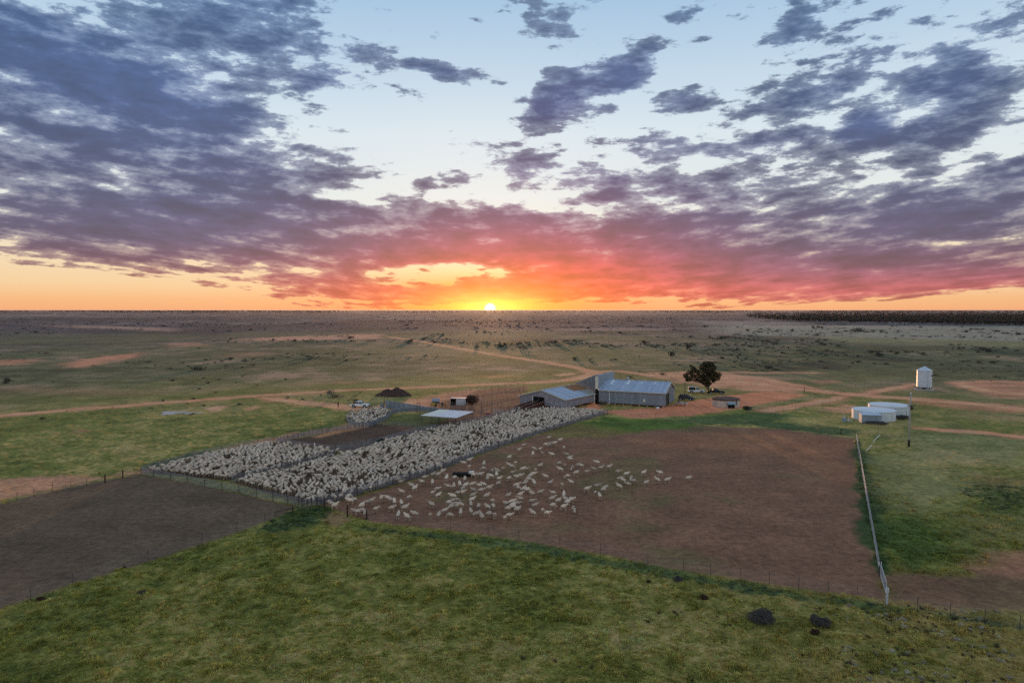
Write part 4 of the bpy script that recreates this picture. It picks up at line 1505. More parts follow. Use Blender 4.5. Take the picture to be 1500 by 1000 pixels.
# ------------------------------------------------------------------ lone tree
def build_tree():
    b = P(1037.5, 575.5)
    t = thing('gum_tree', 'lone dark gum tree with two crowns beside the parked vehicles', 'tree', (b.x, b.y, 0))
    u = .2265    # metres per photo pixel here
    w = MB()
    fork = (0, 0, 2.0)
    limbs = []

    def limb(p0, p1, r0, r1, segs=4, seed=0):
        rg = random.Random(seed)
        p0, p1 = Vector(p0), Vector(p1)
        last, lr = p0, r0
        for i in range(1, segs + 1):
            f = i / segs
            q = p0.lerp(p1, f) + Vector((rg.uniform(-.2, .2), rg.uniform(-.2, .2), rg.uniform(-.05, .15))) * (1 if i < segs else 0)
            r = r0 + (r1 - r0) * f
            w.tube(last, q, lr, r, 7, False)
            last, lr = q, r
    limb((0, 0, -.3), fork, .36, .26, 3, 1)
    tips = [(-.9, .3, 8.6), (-2.4, .2, 6.6), (1.9, -.4, 6.4), (.3, .8, 7.5), (-4.6, -.4, 5.6), (-6.2, .3, 4.9), (2.6, .4, 5.0), (-.4, -1.0, 6.5), (-3.6, .6, 7.4)]
    for i, p in enumerate(tips):
        limb(fork if i % 2 else (-.2, 0, 1.6), p, .15, .04, 5, i + 4)
    w.build('trunk', M_BARK, t)
    cl = []
    rg = random.Random(5)

    def clump(px, py, rx, rz, n=1):
        for _ in range(n):
            cx = (px - 1037.5) * u + rg.uniform(-.3, .3)
            cz = (575.5 - py) * u + rg.uniform(-.2, .2)
            cl.append((cx, rg.uniform(-1.6, 1.6), cz, rx * u * rg.uniform(.8, 1.1), rx * u * .9, rz * u))
    for px, py, rx, rz in [(1035, 534, 6, 4), (1041, 535, 6, 4), (1030, 538, 6, 5), (1038, 541, 8, 6), (1045, 540, 5, 4), (1032, 547, 6, 5), (1042, 548, 8, 5), (1049, 549, 5, 4), (1035, 554, 7, 5),
                           (1028, 553, 5, 4), (1046, 555, 5, 3), (1051, 552, 3, 3), (1031, 560, 6, 4), (1037, 562, 5, 3), (1026, 558, 4, 3), (1045, 559, 3, 2.5),
                           (1016, 541, 4.5, 3), (1019, 545, 4, 3), (1012, 547, 5, 3.5), (1006, 551, 4, 3.5), (1011, 555, 5, 4), (1018, 552, 4, 3), (1020, 558, 4, 3), (1007, 557, 3, 3), (1023, 548, 3, 3), (1013, 537, 2.5, 2), (1024, 544, 3, 3), (1025, 551, 4, 3), (1022, 554, 3, 3)]:
        clump(px, py, rx, rz, 2)
    v, f = leaf_cloud(cl, 18000, .19, 3)
    link('crown', np_mesh('crown', v, f, M_LEAF), t)


build_tree()


# ------------------------------------------------------------------ bushes that stand by themselves
def bush(name, label, cat, loc, w, h, m, n, seed, group=None, lobes=6, leaf=.06):
    rg = random.Random(seed)
    t = thing(name, label, cat, loc, 0, group)
    cl = []
    for i in range(lobes):
        a = rg.uniform(0, 6.28)
        r = rg.uniform(.1, .55)
        cl.append((math.cos(a) * w * r * .6, math.sin(a) * w * r * .5, h * rg.uniform(.3, .55), w * rg.uniform(.2, .34), w * rg.uniform(.2, .32), h * rg.uniform(.28, .46)))
    v, f = leaf_cloud(cl, n, leaf, seed)
    v[:, 2] = np.maximum(v[:, 2], .01)
    link('foliage', np_mesh('foliage', v, f, m), t)
    s = MB()
    for i in range(5):
        a = rg.uniform(0, 6.28)
        s.tube((0, 0, -.1), (math.cos(a) * w * .25, math.sin(a) * w * .25, h * .6), .03, .01, 5)
    s.build('stems', M_BARK, t)


M_FB = mat('grey saltbush foliage', (.105, .095, .088), .95, .1, 0, .5, 3.0)
M_FR = mat('red brown dead bush', (.085, .045, .032), .95, .1, 0, .5, 3.0)
bush('saltbush', 'largest grey-brown bush in the foreground grass below the bare paddock', 'bush', P(1115, 909), 2.7, 1.1, M_FB, 7000, 1, None, 12, .055)
bush('saltbush', 'second grey-brown foreground bush, right of the largest one', 'bush', P(1201, 916), 1.6, .95, M_FB, 4200, 2, None, 8, .055)
bush('saltbush', 'dark round bush beside the fence, highest of the foreground bushes', 'bush', P(993, 851), 1.05, .55, M_FB, 1800, 3, None, 6, .05)
bush('saltbush', 'dark low bush up left of the largest foreground bush', 'bush', P(1030, 877), 1.0, .5, M_FR, 1800, 4, None, 6, .05)
bush('saltbush', 'small dark red-brown bush below the second foreground bush', 'bush', P(1194, 929), .85, .5, M_FR, 1500, 5, None, 5, .05)
bush('saltbush', 'dark scrubby bush in the left foreground grass below the fence', 'bush', P(208, 870), .9, .4, M_FB, 1500, 6, None, 5, .05)
bush('saltbush', 'small dark bush at the far left by the fence corner', 'bush', P(60, 879), 1.0, .35, M_FR, 1500, 7, None, 5, .05)
bush('saltbush', 'little dark tuft on the fence line of the left paddock', 'bush', P(182, 834), .5, .5, M_FB, 900, 8, None, 4, .05)
bush('saltbush', 'tiny dark bush left of the highest foreground bush', 'bush', P(951, 853), .5, .35, M_FR, 700, 9, None, 4, .045)
bush('dry_bush', 'big dry brown bush behind the small yard hut', 'bush', P(691, 592.5), 4.6, 3.4, M_BUSH, 7000, 10, None, 14, .10)
bush('green_bush', 'dark green bush at the end of the mesh yard fence', 'bush', P(553, 650), 2.6, 1.3, mat('dark green bush', (.035, .055, .03), .9, .1, 0, .4, 2), 2500, 11, None, 7, .08)
bush('green_bush', 'dark green shrub under the far edge of the crowded pen by white posts', 'bush', P(664, 629), 1.5, 1.0, mat('dark green bush', (.03, .05, .035), .9), 1500, 12, None, 5, .08)
bush('dark_scrub', 'dark weedy scrub growing against the feet of the white tanks', 'scrub', P(1279, 620.5), 6.0, .8, M_FB, 6000, 13, None, 16, .08)
bush('dark_scrub', 'dark scrub along the outer side of the farther tank', 'scrub', P(1318, 612.5), 5.0, .9, M_FB, 5000, 14, None, 14, .08)
bush('green_weeds', 'tall dark green weeds right of the concrete tank', 'weeds', P(1094, 600), 3.5, 1.2, mat('dark green bush', (.03, .05, .035), .9), 2500, 15, None, 8, .09)


def build_heap():
    b = P(576, 579.5)
    n, k = 40, 12
    b0 = MB()
    vs, fs = [], []
    for j in range(k + 1):
        f = j / k
        for i in range(n):
            a = 2 * math.pi * i / n
            r = (1 - f)
            rx, ry = 5.9 * r, 3.4 * r
            x, y = rx * math.cos(a), ry * math.sin(a)
            nx = np.array([x + 3.1]), np.array([y + 7.7])
            h = 2.15 * (1 - r ** 2.1) * (1 + .35 * (fbm(nx[0] / 1.6, nx[1] / 1.6, 77, 3)[0] - .5) * 2)
            h *= 1.0 + .22 * math.exp(-((x - 1.5) / 1.3) ** 2) - .12 * math.exp(-((x + .6) / .9) ** 2) - .05 * math.exp(-((x + 3) / 1) ** 2)
            vs.append((x * (1 + .06 * math.sin(3 * a)), y, h - .05))
    for j in range(k):
        for i in range(n):
            fs.append((j * n + i, j * n + (i + 1) % n, (j + 1) * n + (i + 1) % n, (j + 1) * n + i))
    o = b0.add(vs, fs).build('manure_heap', M_HEAP, None, True)
    o.location = b
    tag(o, 'dark brown heap of manure behind the tall gate posts by the round pen', 'heap')


build_heap()


# ------------------------------------------------------------------ fences and yards
def poly_at(pts, step):
    """points every step along a polyline, ends included"""
    pts = [Vector((p[0], p[1], 0)) for p in pts]
    out = [pts[0].copy()]
    for a, b in zip(pts[:-1], pts[1:]):
        L_ = (b - a).length
        n = max(1, round(L_ / step))
        for i in range(1, n + 1):
            out.append(a.lerp(b, i / n))
    return out


def fence(name, label, pts, h, step, rails, rail_r=.02, post_r=.05, mpost=None, mrail=None, group=None, meshed=0.0, sheeted=None, posts=None, cat='fence', rail_name='rail'):
    pts = [Vector((p[0], p[1], 0)) for p in pts]
    org = pts[0]
    t = thing(name, label, cat, org, 0, group)
    mpost, mrail = mpost or M_POST, mrail or M_RAIL
    sp = poly_at(pts, step) if posts is None else [Vector((p[0], p[1], 0)) for p in posts]
    pm = MB().tube((0, 0, -.25), (0, 0, h + .08), post_r, post_r, 6).mesh('post', mpost)
    for q in sp:
        link('post', pm, t, loc=q - org, rotz=random.random())
    line = pts if len(pts) > 2 else pts
    for z in rails:
        b = MB()
        for a, c in zip(line[:-1], line[1:]):
            b.tube((a - org) + Vector((0, 0, z)), (c - org) + Vector((0, 0, z)), rail_r, rail_r, 4, False)
        b.build(rail_name, mrail, t)
    if meshed:
        b = MB()
        for a, c in zip(line[:-1], line[1:]):
            L_ = (c - a).length
            n = max(1, int(L_ / meshed))
            for i in range(n + 1):
                q = a.lerp(c, i / n) - org
                b.tube((q.x, q.y, .03), (q.x, q.y, h - .04), .012, .012, 3, False)
        o = b.build('wire_mesh', M_WIRE, t)
        o['kind'] = 'stuff'
    if sheeted:
        for a, c in zip(sp[:-1], sp[1:]):
            d = c - a
            bm_ = MB().box(d.length / 2, 0, .12, d.length - .04, .03, h - .14)
            o = bm_.build('panel', sheeted, t)
            o.location = a - org
            o.rotation_euler = (0, 0, math.atan2(d.y, d.x))
    return t


# crowded pens: weldmesh panels on rails
M_PENW = mat('pen mesh wire', (.30, .30, .33), .55, .3, .3, .1, 5)
G = 'mesh fences round the crowded sheep pens'
RL = [.12, .3, .48, .66, .84, 1.02, 1.14]
fence('pen_fence', 'front mesh fence of the crowded pens facing the grey-brown left paddock', smooth_pts(W([(207, 694), (250, 702), (300, 712), (350, 722), (400, 733), (437, 741)]), 2), 1.15, 3.0, RL, .018, .045, None, M_PENW, G, .14)
fence('pen_fence', 'rounded mesh corner at the near end of the crowded pens', smooth_pts(W([(437, 741), (450, 742), (464, 740.5), (475, 737)]), 2), 1.15, 2.0, RL, .018, .05, None, M_PENW, G, .14)
fence('pen_fence', 'long mesh fence between the crowded pens and the loose mob of sheep', smooth_pts(W([(475, 737), (500, 731), (550, 717), (600, 702.5), (650, 686), (700, 667), (740, 652), (780, 638.5), (820, 626), (860, 614.5), (890, 605)]), 2), 1.15, 3.0, RL, .018, .045, None, M_PENW, G, .14)
fence('pen_fence', 'mesh fence dividing the two crowded sheep pens', smooth_pts(W([(338, 707), (380, 697), (430, 684.5), (490, 667.5)]), 2), 1.15, 3.0, RL, .018, .045, None, M_PENW, G, .16)
fence('pen_fence', 'back mesh fence of the left crowded pen beside the bare track', smooth_pts(W([(207, 692), (250, 680), (300, 667), (350, 656), (400, 648)]), 2), 1.15, 3.0, RL, .018, .045, None, M_PENW, G, .16)
fence('pen_fence', 'mesh fence behind the crowded pens below the empty yard', smooth_pts(W([(402, 649), (440, 655), (492, 661), (530, 658), (600, 637), (660, 626.5), (710, 616), (760, 601)]), 2), 1.15, 3.0, RL, .018, .045, None, M_PENW, G, .16)

# round pen and the iron-sided race
M_PANEL = mat('blue grey race panel', (.24, .28, .33), .6, .35, .2, .15, 1.5, rand=.12)
M_PANELD = mat('dull grey race panel', (.19, .21, .24), .65, .3, .2, .15, 1.5, rand=.12)
fence('round_pen', 'rounded grey sheeted pen packed with sheep below the white utility', smooth_pts(W([(575, 606), (566, 614), (552, 621), (540, 625), (525, 625.5), (512, 621), (507, 614)]), 3), 1.1, 2.2, [1.12], .03, .04, M_RAIL, M_STEEL, None, 0, M_PANELD)
fence('round_pen_rail', 'rail fence along the far side of the round pen below the utility', smooth_pts(W([(507, 614), (513, 606), (530, 602), (552, 600)]), 2), 1.1, 2.2, [.3, .6, .9, 1.12], .03, .04, M_RAIL, M_RAIL)
fence('race_wall', 'curving blue-grey sheeted race wall leading right from the round pen', smooth_pts(W([(575, 606), (588, 604), (602, 603), (620, 603), (640, 604.5), (655, 606)]), 2), 1.15, 2.2, [1.18], .03, .04, M_RAIL, M_STEEL, None, 0, M_PANELD)


def ramp_wall():
    """tall loading-ramp side that falls towards the yard"""
    pts = smooth_pts(W([(565, 598.5), (578, 599), (592, 599.5), (606, 600), (622, 601), (640, 603)]), 2)
    t = thing('loading_ramp', 'blue-grey loading ramp side falling from tall gate posts towards the yard', 'ramp', (*pts[0], 0))
    o0 = Vector((*pts[0], 0))
    n = len(pts)
    for i in range(n - 1):
        a, c = Vector((*pts[i], 0)) - o0, Vector((*pts[i + 1], 0)) - o0
        d = c - a
        h0 = 2.35 - 1.3 * min(1, i / (n - 1) * 1.25)
        h1 = 2.35 - 1.3 * min(1, (i + 1) / (n - 1) * 1.25)
        nx = Vector((-d.y, d.x, 0)).normalized() * .03
        a2, c2 = a + d * .01, c - d * .01
        MB().hexa([a2 + Vector((0, 0, .1)), c2 + Vector((0, 0, .1)), c2 + nx + Vector((0, 0, .1)), a2 + nx + Vector((0, 0, .1))],
                  [a2 + Vector((0, 0, h0)), c2 + Vector((0, 0, h1)), c2 + nx + Vector((0, 0, h1)), a2 + nx + Vector((0, 0, h0))]).build('panel', M_PANEL, t)
        MB().tube(a + Vector((0, 0, -.2)), a + Vector((0, 0, h0 + .05)), .05).build('post', M_RAIL, t)
        MB().tube(a + Vector((0, 0, h0 + .03)), c + Vector((0, 0, h1 + .03)), .04).build('rail', M_STEEL, t)


ramp_wall()


def gate_posts(x0, x1, y, h, label):
    a, b = P(x0, y), P(x1, y)
    t = thing('gate_posts', label, 'gate posts', a)
    d = b - a
    for q in (Vector((0, 0, 0)), d):
        MB().tube(q + Vector((0, 0, -.3)), q + Vector((0, 0, h)), .085, .075, 7).build('post', M_TIMBER, t)
    MB().tube(Vector((0, 0, h - .15)), d + Vector((0, 0, h - .15)), .05).build('cross_rail', M_TIMBER, t)


gate_posts(563, 568, 598, 4.3, 'tall timber gate posts standing in front of the manure heap')
gate_posts(611, 615, 604, 2.6, 'two tall dark posts with a cross rail behind the sheeted race')
gate_posts(540.5, 545, 609, 2.7, 'tall dark posts standing among the sheep in the round pen')
gate_posts(559, 562, 601, 2.0, 'short pale posts where the round pen meets the ramp')

YR = [.3, .7, 1.1]
GY = 'rail fences of the sheep yards'


def yard(label, pts, step=3.0, rails=YR, meshed=0.0, h=1.2, mp=None, mr=None, rr=.02):
    return fence('yard_fence', label, W(pts), h, step, rails, rr, .04, mp or M_TIMBER, mr or M_RAIL, GY, meshed)


yard('rail fence running back from the leaning pale post to the paddock behind the yards', [(706, 586), (735, 579), (767, 572)])
yard('farthest rail fence of the red yards by the grass', [(656, 580), (690, 573), (730, 568), (768, 565)])
yard('rail fence crossing the red yard left of the gabled shed', [(706, 593), (735, 595), (763, 597)])
yard('rail fence from the dry bush down to the sheep ramps', [(694, 605), (720, 603), (745, 601), (760, 599)])
yard('dark rail fence from the shade roof up to the foot of the ramps', [(676, 622), (700, 618), (730, 610), (758, 603)])
yard('rail fence along the back of the drafting yard by the hut', [(655, 602), (680, 600), (706, 599)])
yard('rail fence on the left side of the drafting yard below the hut', [(655, 606), (700, 606), (726, 605), (745, 602)])
yard('mesh fence across the empty yard in front of the shade roof', [(548, 623), (580, 624), (618, 629), (640, 627)], 2.5, YR, .18, 1.15)
yard('pale mesh fence crossing the bare yard left of the green bush', [(492, 660), (520, 654), (553, 649.5)], 2.4, YR, .12, 1.2, M_POST, M_WIRE)
yard('mesh fence from the green bush towards the shade roof', [(555, 649), (600, 636), (640, 628)], 2.4, YR, .18, 1.15, M_POST, M_WIRE)
yard('low rail fence in front of the small yard hut', [(655, 595), (680, 593.5), (706, 592)], 2.2, [.3, .6, .9])
# old pale timber slab fence at the top of the bare yard


def slab_fence():
    pts = poly_at(W([(405, 648), (440, 640), (480, 633), (512, 628), (540, 626)]), .34)
    t = thing('slab_fence', 'old pale timber slab fence between the grass and the empty bare yard', 'fence', pts[0])
    me = [MB().box(0, 0, -.1, .26, .05, h).mesh('slab', mat('silvery pink old timber', (.34, .26, .24), .9, .1, 0, .25, 3, rand=.3)) for h in (.95, 1.05, 1.15, 1.25)]
    for i, (a, b) in enumerate(zip(pts[:-1], pts[1:])):
        d = b - a
        o = link('slab', random.choice(me), t, loc=(a + b) / 2 - pts[0], rotz=math.atan2(d.y, d.x) + random.uniform(-.05, .05))
        o.rotation_euler.y = random.uniform(-.06, .06)


slab_fence()

# plain wire fences with star pickets across the foreground
FG = 'wire fences with steel pickets round the paddocks'
WR = [.15, .35, .55, .75, .95, 1.12]


def wire_fence(label, pts, posts, h=1.15):
    return fence('wire_fence', label, W(pts), h, 5, WR, .005, .028, M_POST, M_WIRE, FG, 0, None, W(posts), 'fence', 'wire')


def along(pts, n):
    q = poly_at(W(pts), 1000)
    out = []
    for a, b in zip(q[:-1], q[1:]):
        k = max(1, round((b - a).length / n))
        out += [PX(a.lerp(b, i / k)) for i in range(k)]
    return out + [PX(q[-1])]


wire_fence('wire fence between the left brown paddock and the foreground grass', [(-40, 905), (45, 880), (107, 857.5), (217, 821), (296, 796), (347, 779), (388, 766), (403, 760)], [(45, 880), (107, 857.5), (217, 821), (296, 796), (347, 779), (388, 766)])
wire_fence('wire fence along the pink bare ground at the left edge', [(-30, 742), (25, 733), (50, 727), (77, 719), (104, 716), (127, 712), (154, 706)], [(-3, 738), (25, 733), (50, 727), (77, 719), (104, 716), (127, 712)])
wire_fence('long wire fence between the big bare paddock and the foreground grass', [(537, 761), (600, 768), (760, 790), (880, 811), (949, 826), (1041, 842), (1127, 856), (1213, 869), (1299, 884)],
           [(600, 768), (660, 776), (715, 783), (760, 790), (820, 800), (880, 811), (949, 826), (1001, 835), (1041, 842), (1085, 849), (1127, 856), (1170, 862), (1213, 869), (1256, 876)])
wire_fence('wire fence running on right of the pipe gate', [(1299, 886), (1344, 894), (1392, 902), (1443, 911), (1494, 921), (1580, 936)], [(1344, 894), (1392, 902), (1443, 911), (1494, 921), (1545, 930)])
wire_fence('wire fence along the green weeds at the far side of the big bare paddock', [(890, 606), (960, 613), (1030, 620), (1110, 626), (1170, 631), (1252, 640)], along([(890, 606), (960, 613), (1030, 620), (1110, 626), (1170, 631), (1252, 640)], 6))
wire_fence('wire fence beside the short dirt lane behind the concrete tank', [(1095, 604), (1125, 596), (1160, 590), (1200, 583), (1232, 577)], along([(1095, 604), (1125, 596), (1160, 590), (1200, 583), (1232, 577)], 5))
wire_fence('wire fence on the near side of the short dirt lane', [(1130, 606), (1165, 600), (1205, 592), (1236, 585)], along([(1130, 606), (1165, 600), (1205, 592), (1236, 585)], 5))
wire_fence('wire fence along the track below the silo', [(1236, 575), (1270, 577), (1330, 583), (1400, 588), (1500, 594)], along([(1236, 575), (1270, 577), (1330, 583), (1400, 588), (1500, 594)], 7))
wire_fence('wire fence left of the silo running up from the track', [(1205, 574), (1240, 570), (1290, 563), (1330, 556)], along([(1205, 574), (1240, 570), (1290, 563), (1330, 556)], 7))

# stout timber posts
GP = 'stout dark timber posts in the fences'


def timber_post(x, y, h, label, r=.11):
    o = MB().tube((0, 0, -.3), (0, 0, h), r, r * .93, 8).build('timber_post', mat('dark split timber', (.055, .038, .03), .95, .1, 0, .3, 4), None)
    o.location = P(x, y)
    tag(o, label, 'post', GP)


timber_post(154, 707, 1.35, 'thick timber post on the pink ground, farther left of the two strainers')
timber_post(180, 700, 1.35, 'thick timber post nearest the left tip of the crowded pens')
timber_post(429, 752, 1.05, 'short timber post below the rounded near corner of the pens')
timber_post(475.5, 747.5, 1.3, 'timber gate post left of the bare gap at the pen corner')
timber_post(509, 757, 1.55, 'timber gate post right of the bare gap at the pen corner')
timber_post(537, 760.5, 1.25, 'timber post where the long foreground wire fence begins')
timber_post(1232, 636, 1.2, 'dark post on the far side of the big bare paddock near its corner')
timber_post(1178, 575, 2.0, 'dark post beside the track junction behind the short lane')
for x, y, l in ((659, 628, 'left one of two white posts at the back of the crowded pen'), (675.5, 626, 'right one of two white posts at the back of the crowded pen'), (461, 660, 'lone white post at the tip between the left pen and the bare yard')):
    o = MB().tube((0, 0, -.2), (0, 0, 1.55), .11, .1, 7).build('white_post', M_CREAM, None)
    o.location = P(x, y)
    tag(o, l, 'post')
o = MB().tube((0, 0, -.2), (-.35, 0, 1.7), .13, .11, 7).build('leaning_post', mat('pale pink timber', (.55, .42, .36), .9), None)
o.location = P(706, 590)
tag(o, 'pale leaning post beside the dry brown bush', 'post')
o = fence('corner_rail', 'low timber rail sagging between the short post and the left paddock', W([(403, 757), (429, 751), (455, 748), (475, 746)]), .7, 4, [.65], .05, .05, M_TIMBER, M_TIMBER)


# pipe fence and gate on the right of the big bare paddock
def pipe_fence():
    a, b = P(1288, 841), P(1254.5, 644)
    pf = fence('pipe_fence', 'long straight galvanised pipe fence down the right side of the bare paddock', [tuple(a), tuple(b)], 1.25, 5.0, [.35, .65, .95], .012, .05, M_STEEL, M_WIRE, None, .45)
    MB().tube((0, 0, 1.30), (b - a) + Vector((0, 0, 1.30)), .036, .036, 8).build('top_rail', M_STEELD, pf)
    g0, g1 = P(1298.5, 874), P(1289.5, 845)
    d = (g1 - g0).normalized()
    L_ = (g1 - g0).length
    t = thing('pipe_gate', 'silver pipe gate with mesh at the near end of the pipe fence', 'gate', g0, math.atan2(d.y, d.x))
    for z in (.25, 1.35):
        MB().tube((.25, 0, z), (L_ - .1, 0, z), .045, .045, 8).build('rail', M_STEEL, t)
    for x in (.25, L_ * .5, L_ - .1):
        MB().tube((x, 0, .25), (x, 0, 1.35), .04, .04, 8).build('stile', M_STEEL, t)
    m = MB()
    for i in range(40):
        x = .3 + (L_ - .45) * i / 39
        m.tube((x, 0, .27), (x, 0, 1.33), .006, .006, 3, False)
    for i in range(6):
        z = .4 + i * .16
        m.tube((.27, 0, z), (L_ - .1, 0, z), .006, .006, 3, False)
    q = m.build('wire_mesh', M_WIRE, t)
    q['kind'] = 'stuff'
    for x, y, h, l in ((1299, 886.5, 1.75, 'pale thick strainer post at the near end of the pipe gate'), (1288.5, 843.5, 1.6, 'dark strainer post where the pipe gate meets the pipe fence')):
        o = thing('strainer_post', l, 'post', P(x, y))
        MB().tube((0, 0, -.3), (0, 0, h), .11, .1, 10).build('post', M_STEEL if h > 1.7 else M_POST, o)
        MB().box(0, -.02, h - .5, .26, .10, .42).build('cap_plate', M_WHITE, o)


pipe_fence()
for (x0, y0), (x1, y1), l in (((1269, 661), (1280, 649), 'nearer of two white pipes lying in the grass by the paddock corner'), ((1279, 647), (1289, 637), 'farther of two white pipes lying in the grass by the paddock corner')):
    a, b = P(x0, y0), P(x1, y1)
    o = MB().tube((0, 0, .10), (b - a) + Vector((0, 0, .10)), .06, .06, 8).build('white_pipe', M_WHITE, None)
    o.location = a
    tag(o, l, 'pipe')


# ------------------------------------------------------------------ small things about the yards
def build_hut():
    b = P(659.5, 593)
    t = thing('yard_hut', 'small pale iron hut with dark open front in the red yards', 'hut', b, R(-4))
    w, d, h = 4.4, 2.6, 1.85
    MB().box(w * .69, d / 2, 0, w * .62, d, h).build('wall', mat('pale hut iron', (.52, .52, .54), .6, .3, .1, .15, 1.2), t)
    MB().box(w * .18, d - .05, 0, w * .36, .1, h).build('back_wall', M_BLUEGREY, t)
    MB().box(.04, d / 2, 0, .06, d, h).build('side_wall', M_BLUEGREY, t)
    MB().box(w * .2, d * .6, .02, w * .33, d * .6, h - .15).build('dark_inside', M_DARK, t)  # solid black block, the hut's inner shade put into its colour
    for i in range(6):
        MB().box(w / 6 * (i + .5), d / 2, h, w / 6 - .03, d + .3, .05).build('roof_sheet', M_BLUEGREY, t)
    b = P(638, 592.5)
    t = thing('tank_trailer', 'small grey tank on a trailer left of the yard hut', 'trailer', b, R(5))
    MB().tube((-1.0, 0, 1.15), (1.2, 0, 1.15), .62, .62, 14).build('tank', M_BLUEGREY, t)
    MB().box(.1, 0, .45, 2.8, 1.2, .12).build('chassis', M_POST, t)
    MB().tube((1.4, 0, .5), (2.6, 0, .5), .06).build('drawbar', M_POST, t)
    for s in (-1, 1):
        MB().tube((0, s * .6, .4), (0, s * .78, .4), .4, .4, 12).build('wheel', M_RUBBER, t)
    b = P(634.5, 595)
    t = thing('wheelbarrow', 'yellow barrow standing below the tank trailer', 'wheelbarrow', b, .4)
    MB().hexa([(-.4, -.25, .35), (.4, -.25, .35), (.4, .25, .35), (-.4, .25, .35)], [(-.75, -.5, .85), (.75, -.5, .85), (.75, .5, .85), (-.75, .5, .85)]).build('tray', M_YELLOW, t)
    MB().tube((.8, -.08, .25), (.8, .08, .25), .25, .25, 10).build('wheel', M_RUBBER, t)
    for s in (-1, 1):
        MB().tube((.8, s * .2, .25), (-1.2, s * .35, .75), .03).build('handle', M_POST, t)
        MB().tube((-.5, s * .3, .5), (-.6, s * .3, 0), .03).build('leg', M_POST, t)
    # junk between trailer and hut
    for i, (x, y, l, m) in enumerate(((648, 594, 'dark oil drum standing between the trailer and the hut', M_POST), (652, 595.5, 'rusty drum standing just left of the yard hut', M_RUST))):
        o = thing('oil_drum', l, 'drum', P(x, y))
        MB().lathe([(.3, 0), (.3, .3), (.315, .31), (.3, .33), (.3, .6), (.315, .61), (.3, .63), (.3, .9)], 14).build('drum_body', m, o)
        MB().lathe([(.28, .885), (.28, .905)], 14).build('drum_lid', M_RUSTTOP, o)
    o = thing('feed_box', 'faded red box beside the drafting yard fence', 'box', P(714.5, 607.5))
    MB().box(0, 0, 0, 1.1, .8, .75).build('box_body', mat('faded red paint', (.34, .12, .12), .7), o)
    MB().box(0, 0, .75, 1.2, .9, .06).build('lid', mat('faded red paint', (.34, .12, .12), .7), o)
    o = thing('yard_gate', 'pale steel gate beside the faded red box', 'gate', P(724, 606.5), R(5))
    for z in (.15, .4, .65, .9, 1.1):
        MB().tube((0, 0, z), (2.2, 0, z), .04).build('rail', M_STEEL, o)
    for x in (0, 1.1, 2.2):
        MB().tube((x, 0, .1), (x, 0, 1.15), .04).build('stile', M_STEEL, o)
    o = thing('info_board', 'square grey board standing right of the white utility', 'board', P(559.5, 600), R(-6))
    MB().box(0, 0, .3, 1.1, .06, 1.3).build('board', M_SHEET, o)
    for s in (-.45, .45):
        MB().tube((s, .06, -.2), (s, .06, 1.6), .04).build('post', M_POST, o)


build_hut()


def build_shed_yard():
    o = thing('round_trough', 'round brown lidded tub standing against the left end of the woolshed', 'tub', P(883, 592))
    MB().lathe([(.75, 0), (.8, .75), (.86, .78)], 16).build('tub', M_TIMBER, o)
    MB().lathe([(.9, .78), (.9, .84), (.1, 1.0)], 16).build('lid', mat('brown lid', (.26, .17, .13), .9), o)
    o = thing('landing', 'raised loading landing with blue-grey deck at the green-doored end of the shed', 'landing', P(990, 594), R(-25))
    MB().box(1.2, .6, .75, 2.6, 2.2, .12).build('deck', M_BLUEGREY, o)
    for x in (.1, 1.2, 2.3):
        for y in (-.3, 1.5):
            MB().box(x, y, 0, .14, .14, .76).build('leg', M_TIMBER, o)
    MB().box(.7, .3, .87, .5, .5, .9).build('timber_crate', mat('brown crate', (.20, .11, .08), .8), o)
    o = thing('white_bucket', 'white bucket on the dirt beside the thin timber pole', 'bucket', P(1006, 592.5))
    MB().lathe([(.22, 0), (.28, .5)], 12).build('bucket', M_WHITE, o)
    MB().tube((-.27, 0, .48), (.27, 0, .48), .015).build('handle', M_STEEL, o)
    o = thing('white_drum', 'white drum lying under the near right corner of the woolshed', 'drum', P(963.5, 599))
    MB().tube((-.35, 0, .3), (.35, 0, .3), .3, .3, 12).build('drum_body', M_WHITE, o)
    MB().tube((.36, 0, .3), (.38, 0, .3), .25, .25, 12).build('drum_lid', M_CREAM, o)
    # black trough among the loose sheep
    a = P(667, 697)
    o = thing('black_trough', 'long low black water trough with pale cover standing among the loose sheep', 'water trough', a, R(-4))
    b = MB()
    w, h, L_ = .55, .48, 2.9
    b.hexa([(-.2, -w * .7, 0), (L_, -w * .7, 0), (L_, w * .7, 0), (-.2, w * .7, 0)], [(-.45, -w, h), (L_ + .1, -w, h), (L_ + .1, w, h), (-.45, w, h)])
    b.build('trough', M_RUBBER, o)
    for s in (-1, 1):
        MB().box(L_ / 2 - .15, s * w, h, L_ + .55, .06, .07).build('lip', M_RUBBER, o)
    MB().box(L_ / 2 - .2, 0, h + .002, L_ - .4, w * 1.8, .012).build('water', M_RUBBER, o)
    MB().box(L_ - .25, 0, h + .02, .8, w * 1.9, .30).build('float_cover', M_CREAM, o)


build_shed_yard()


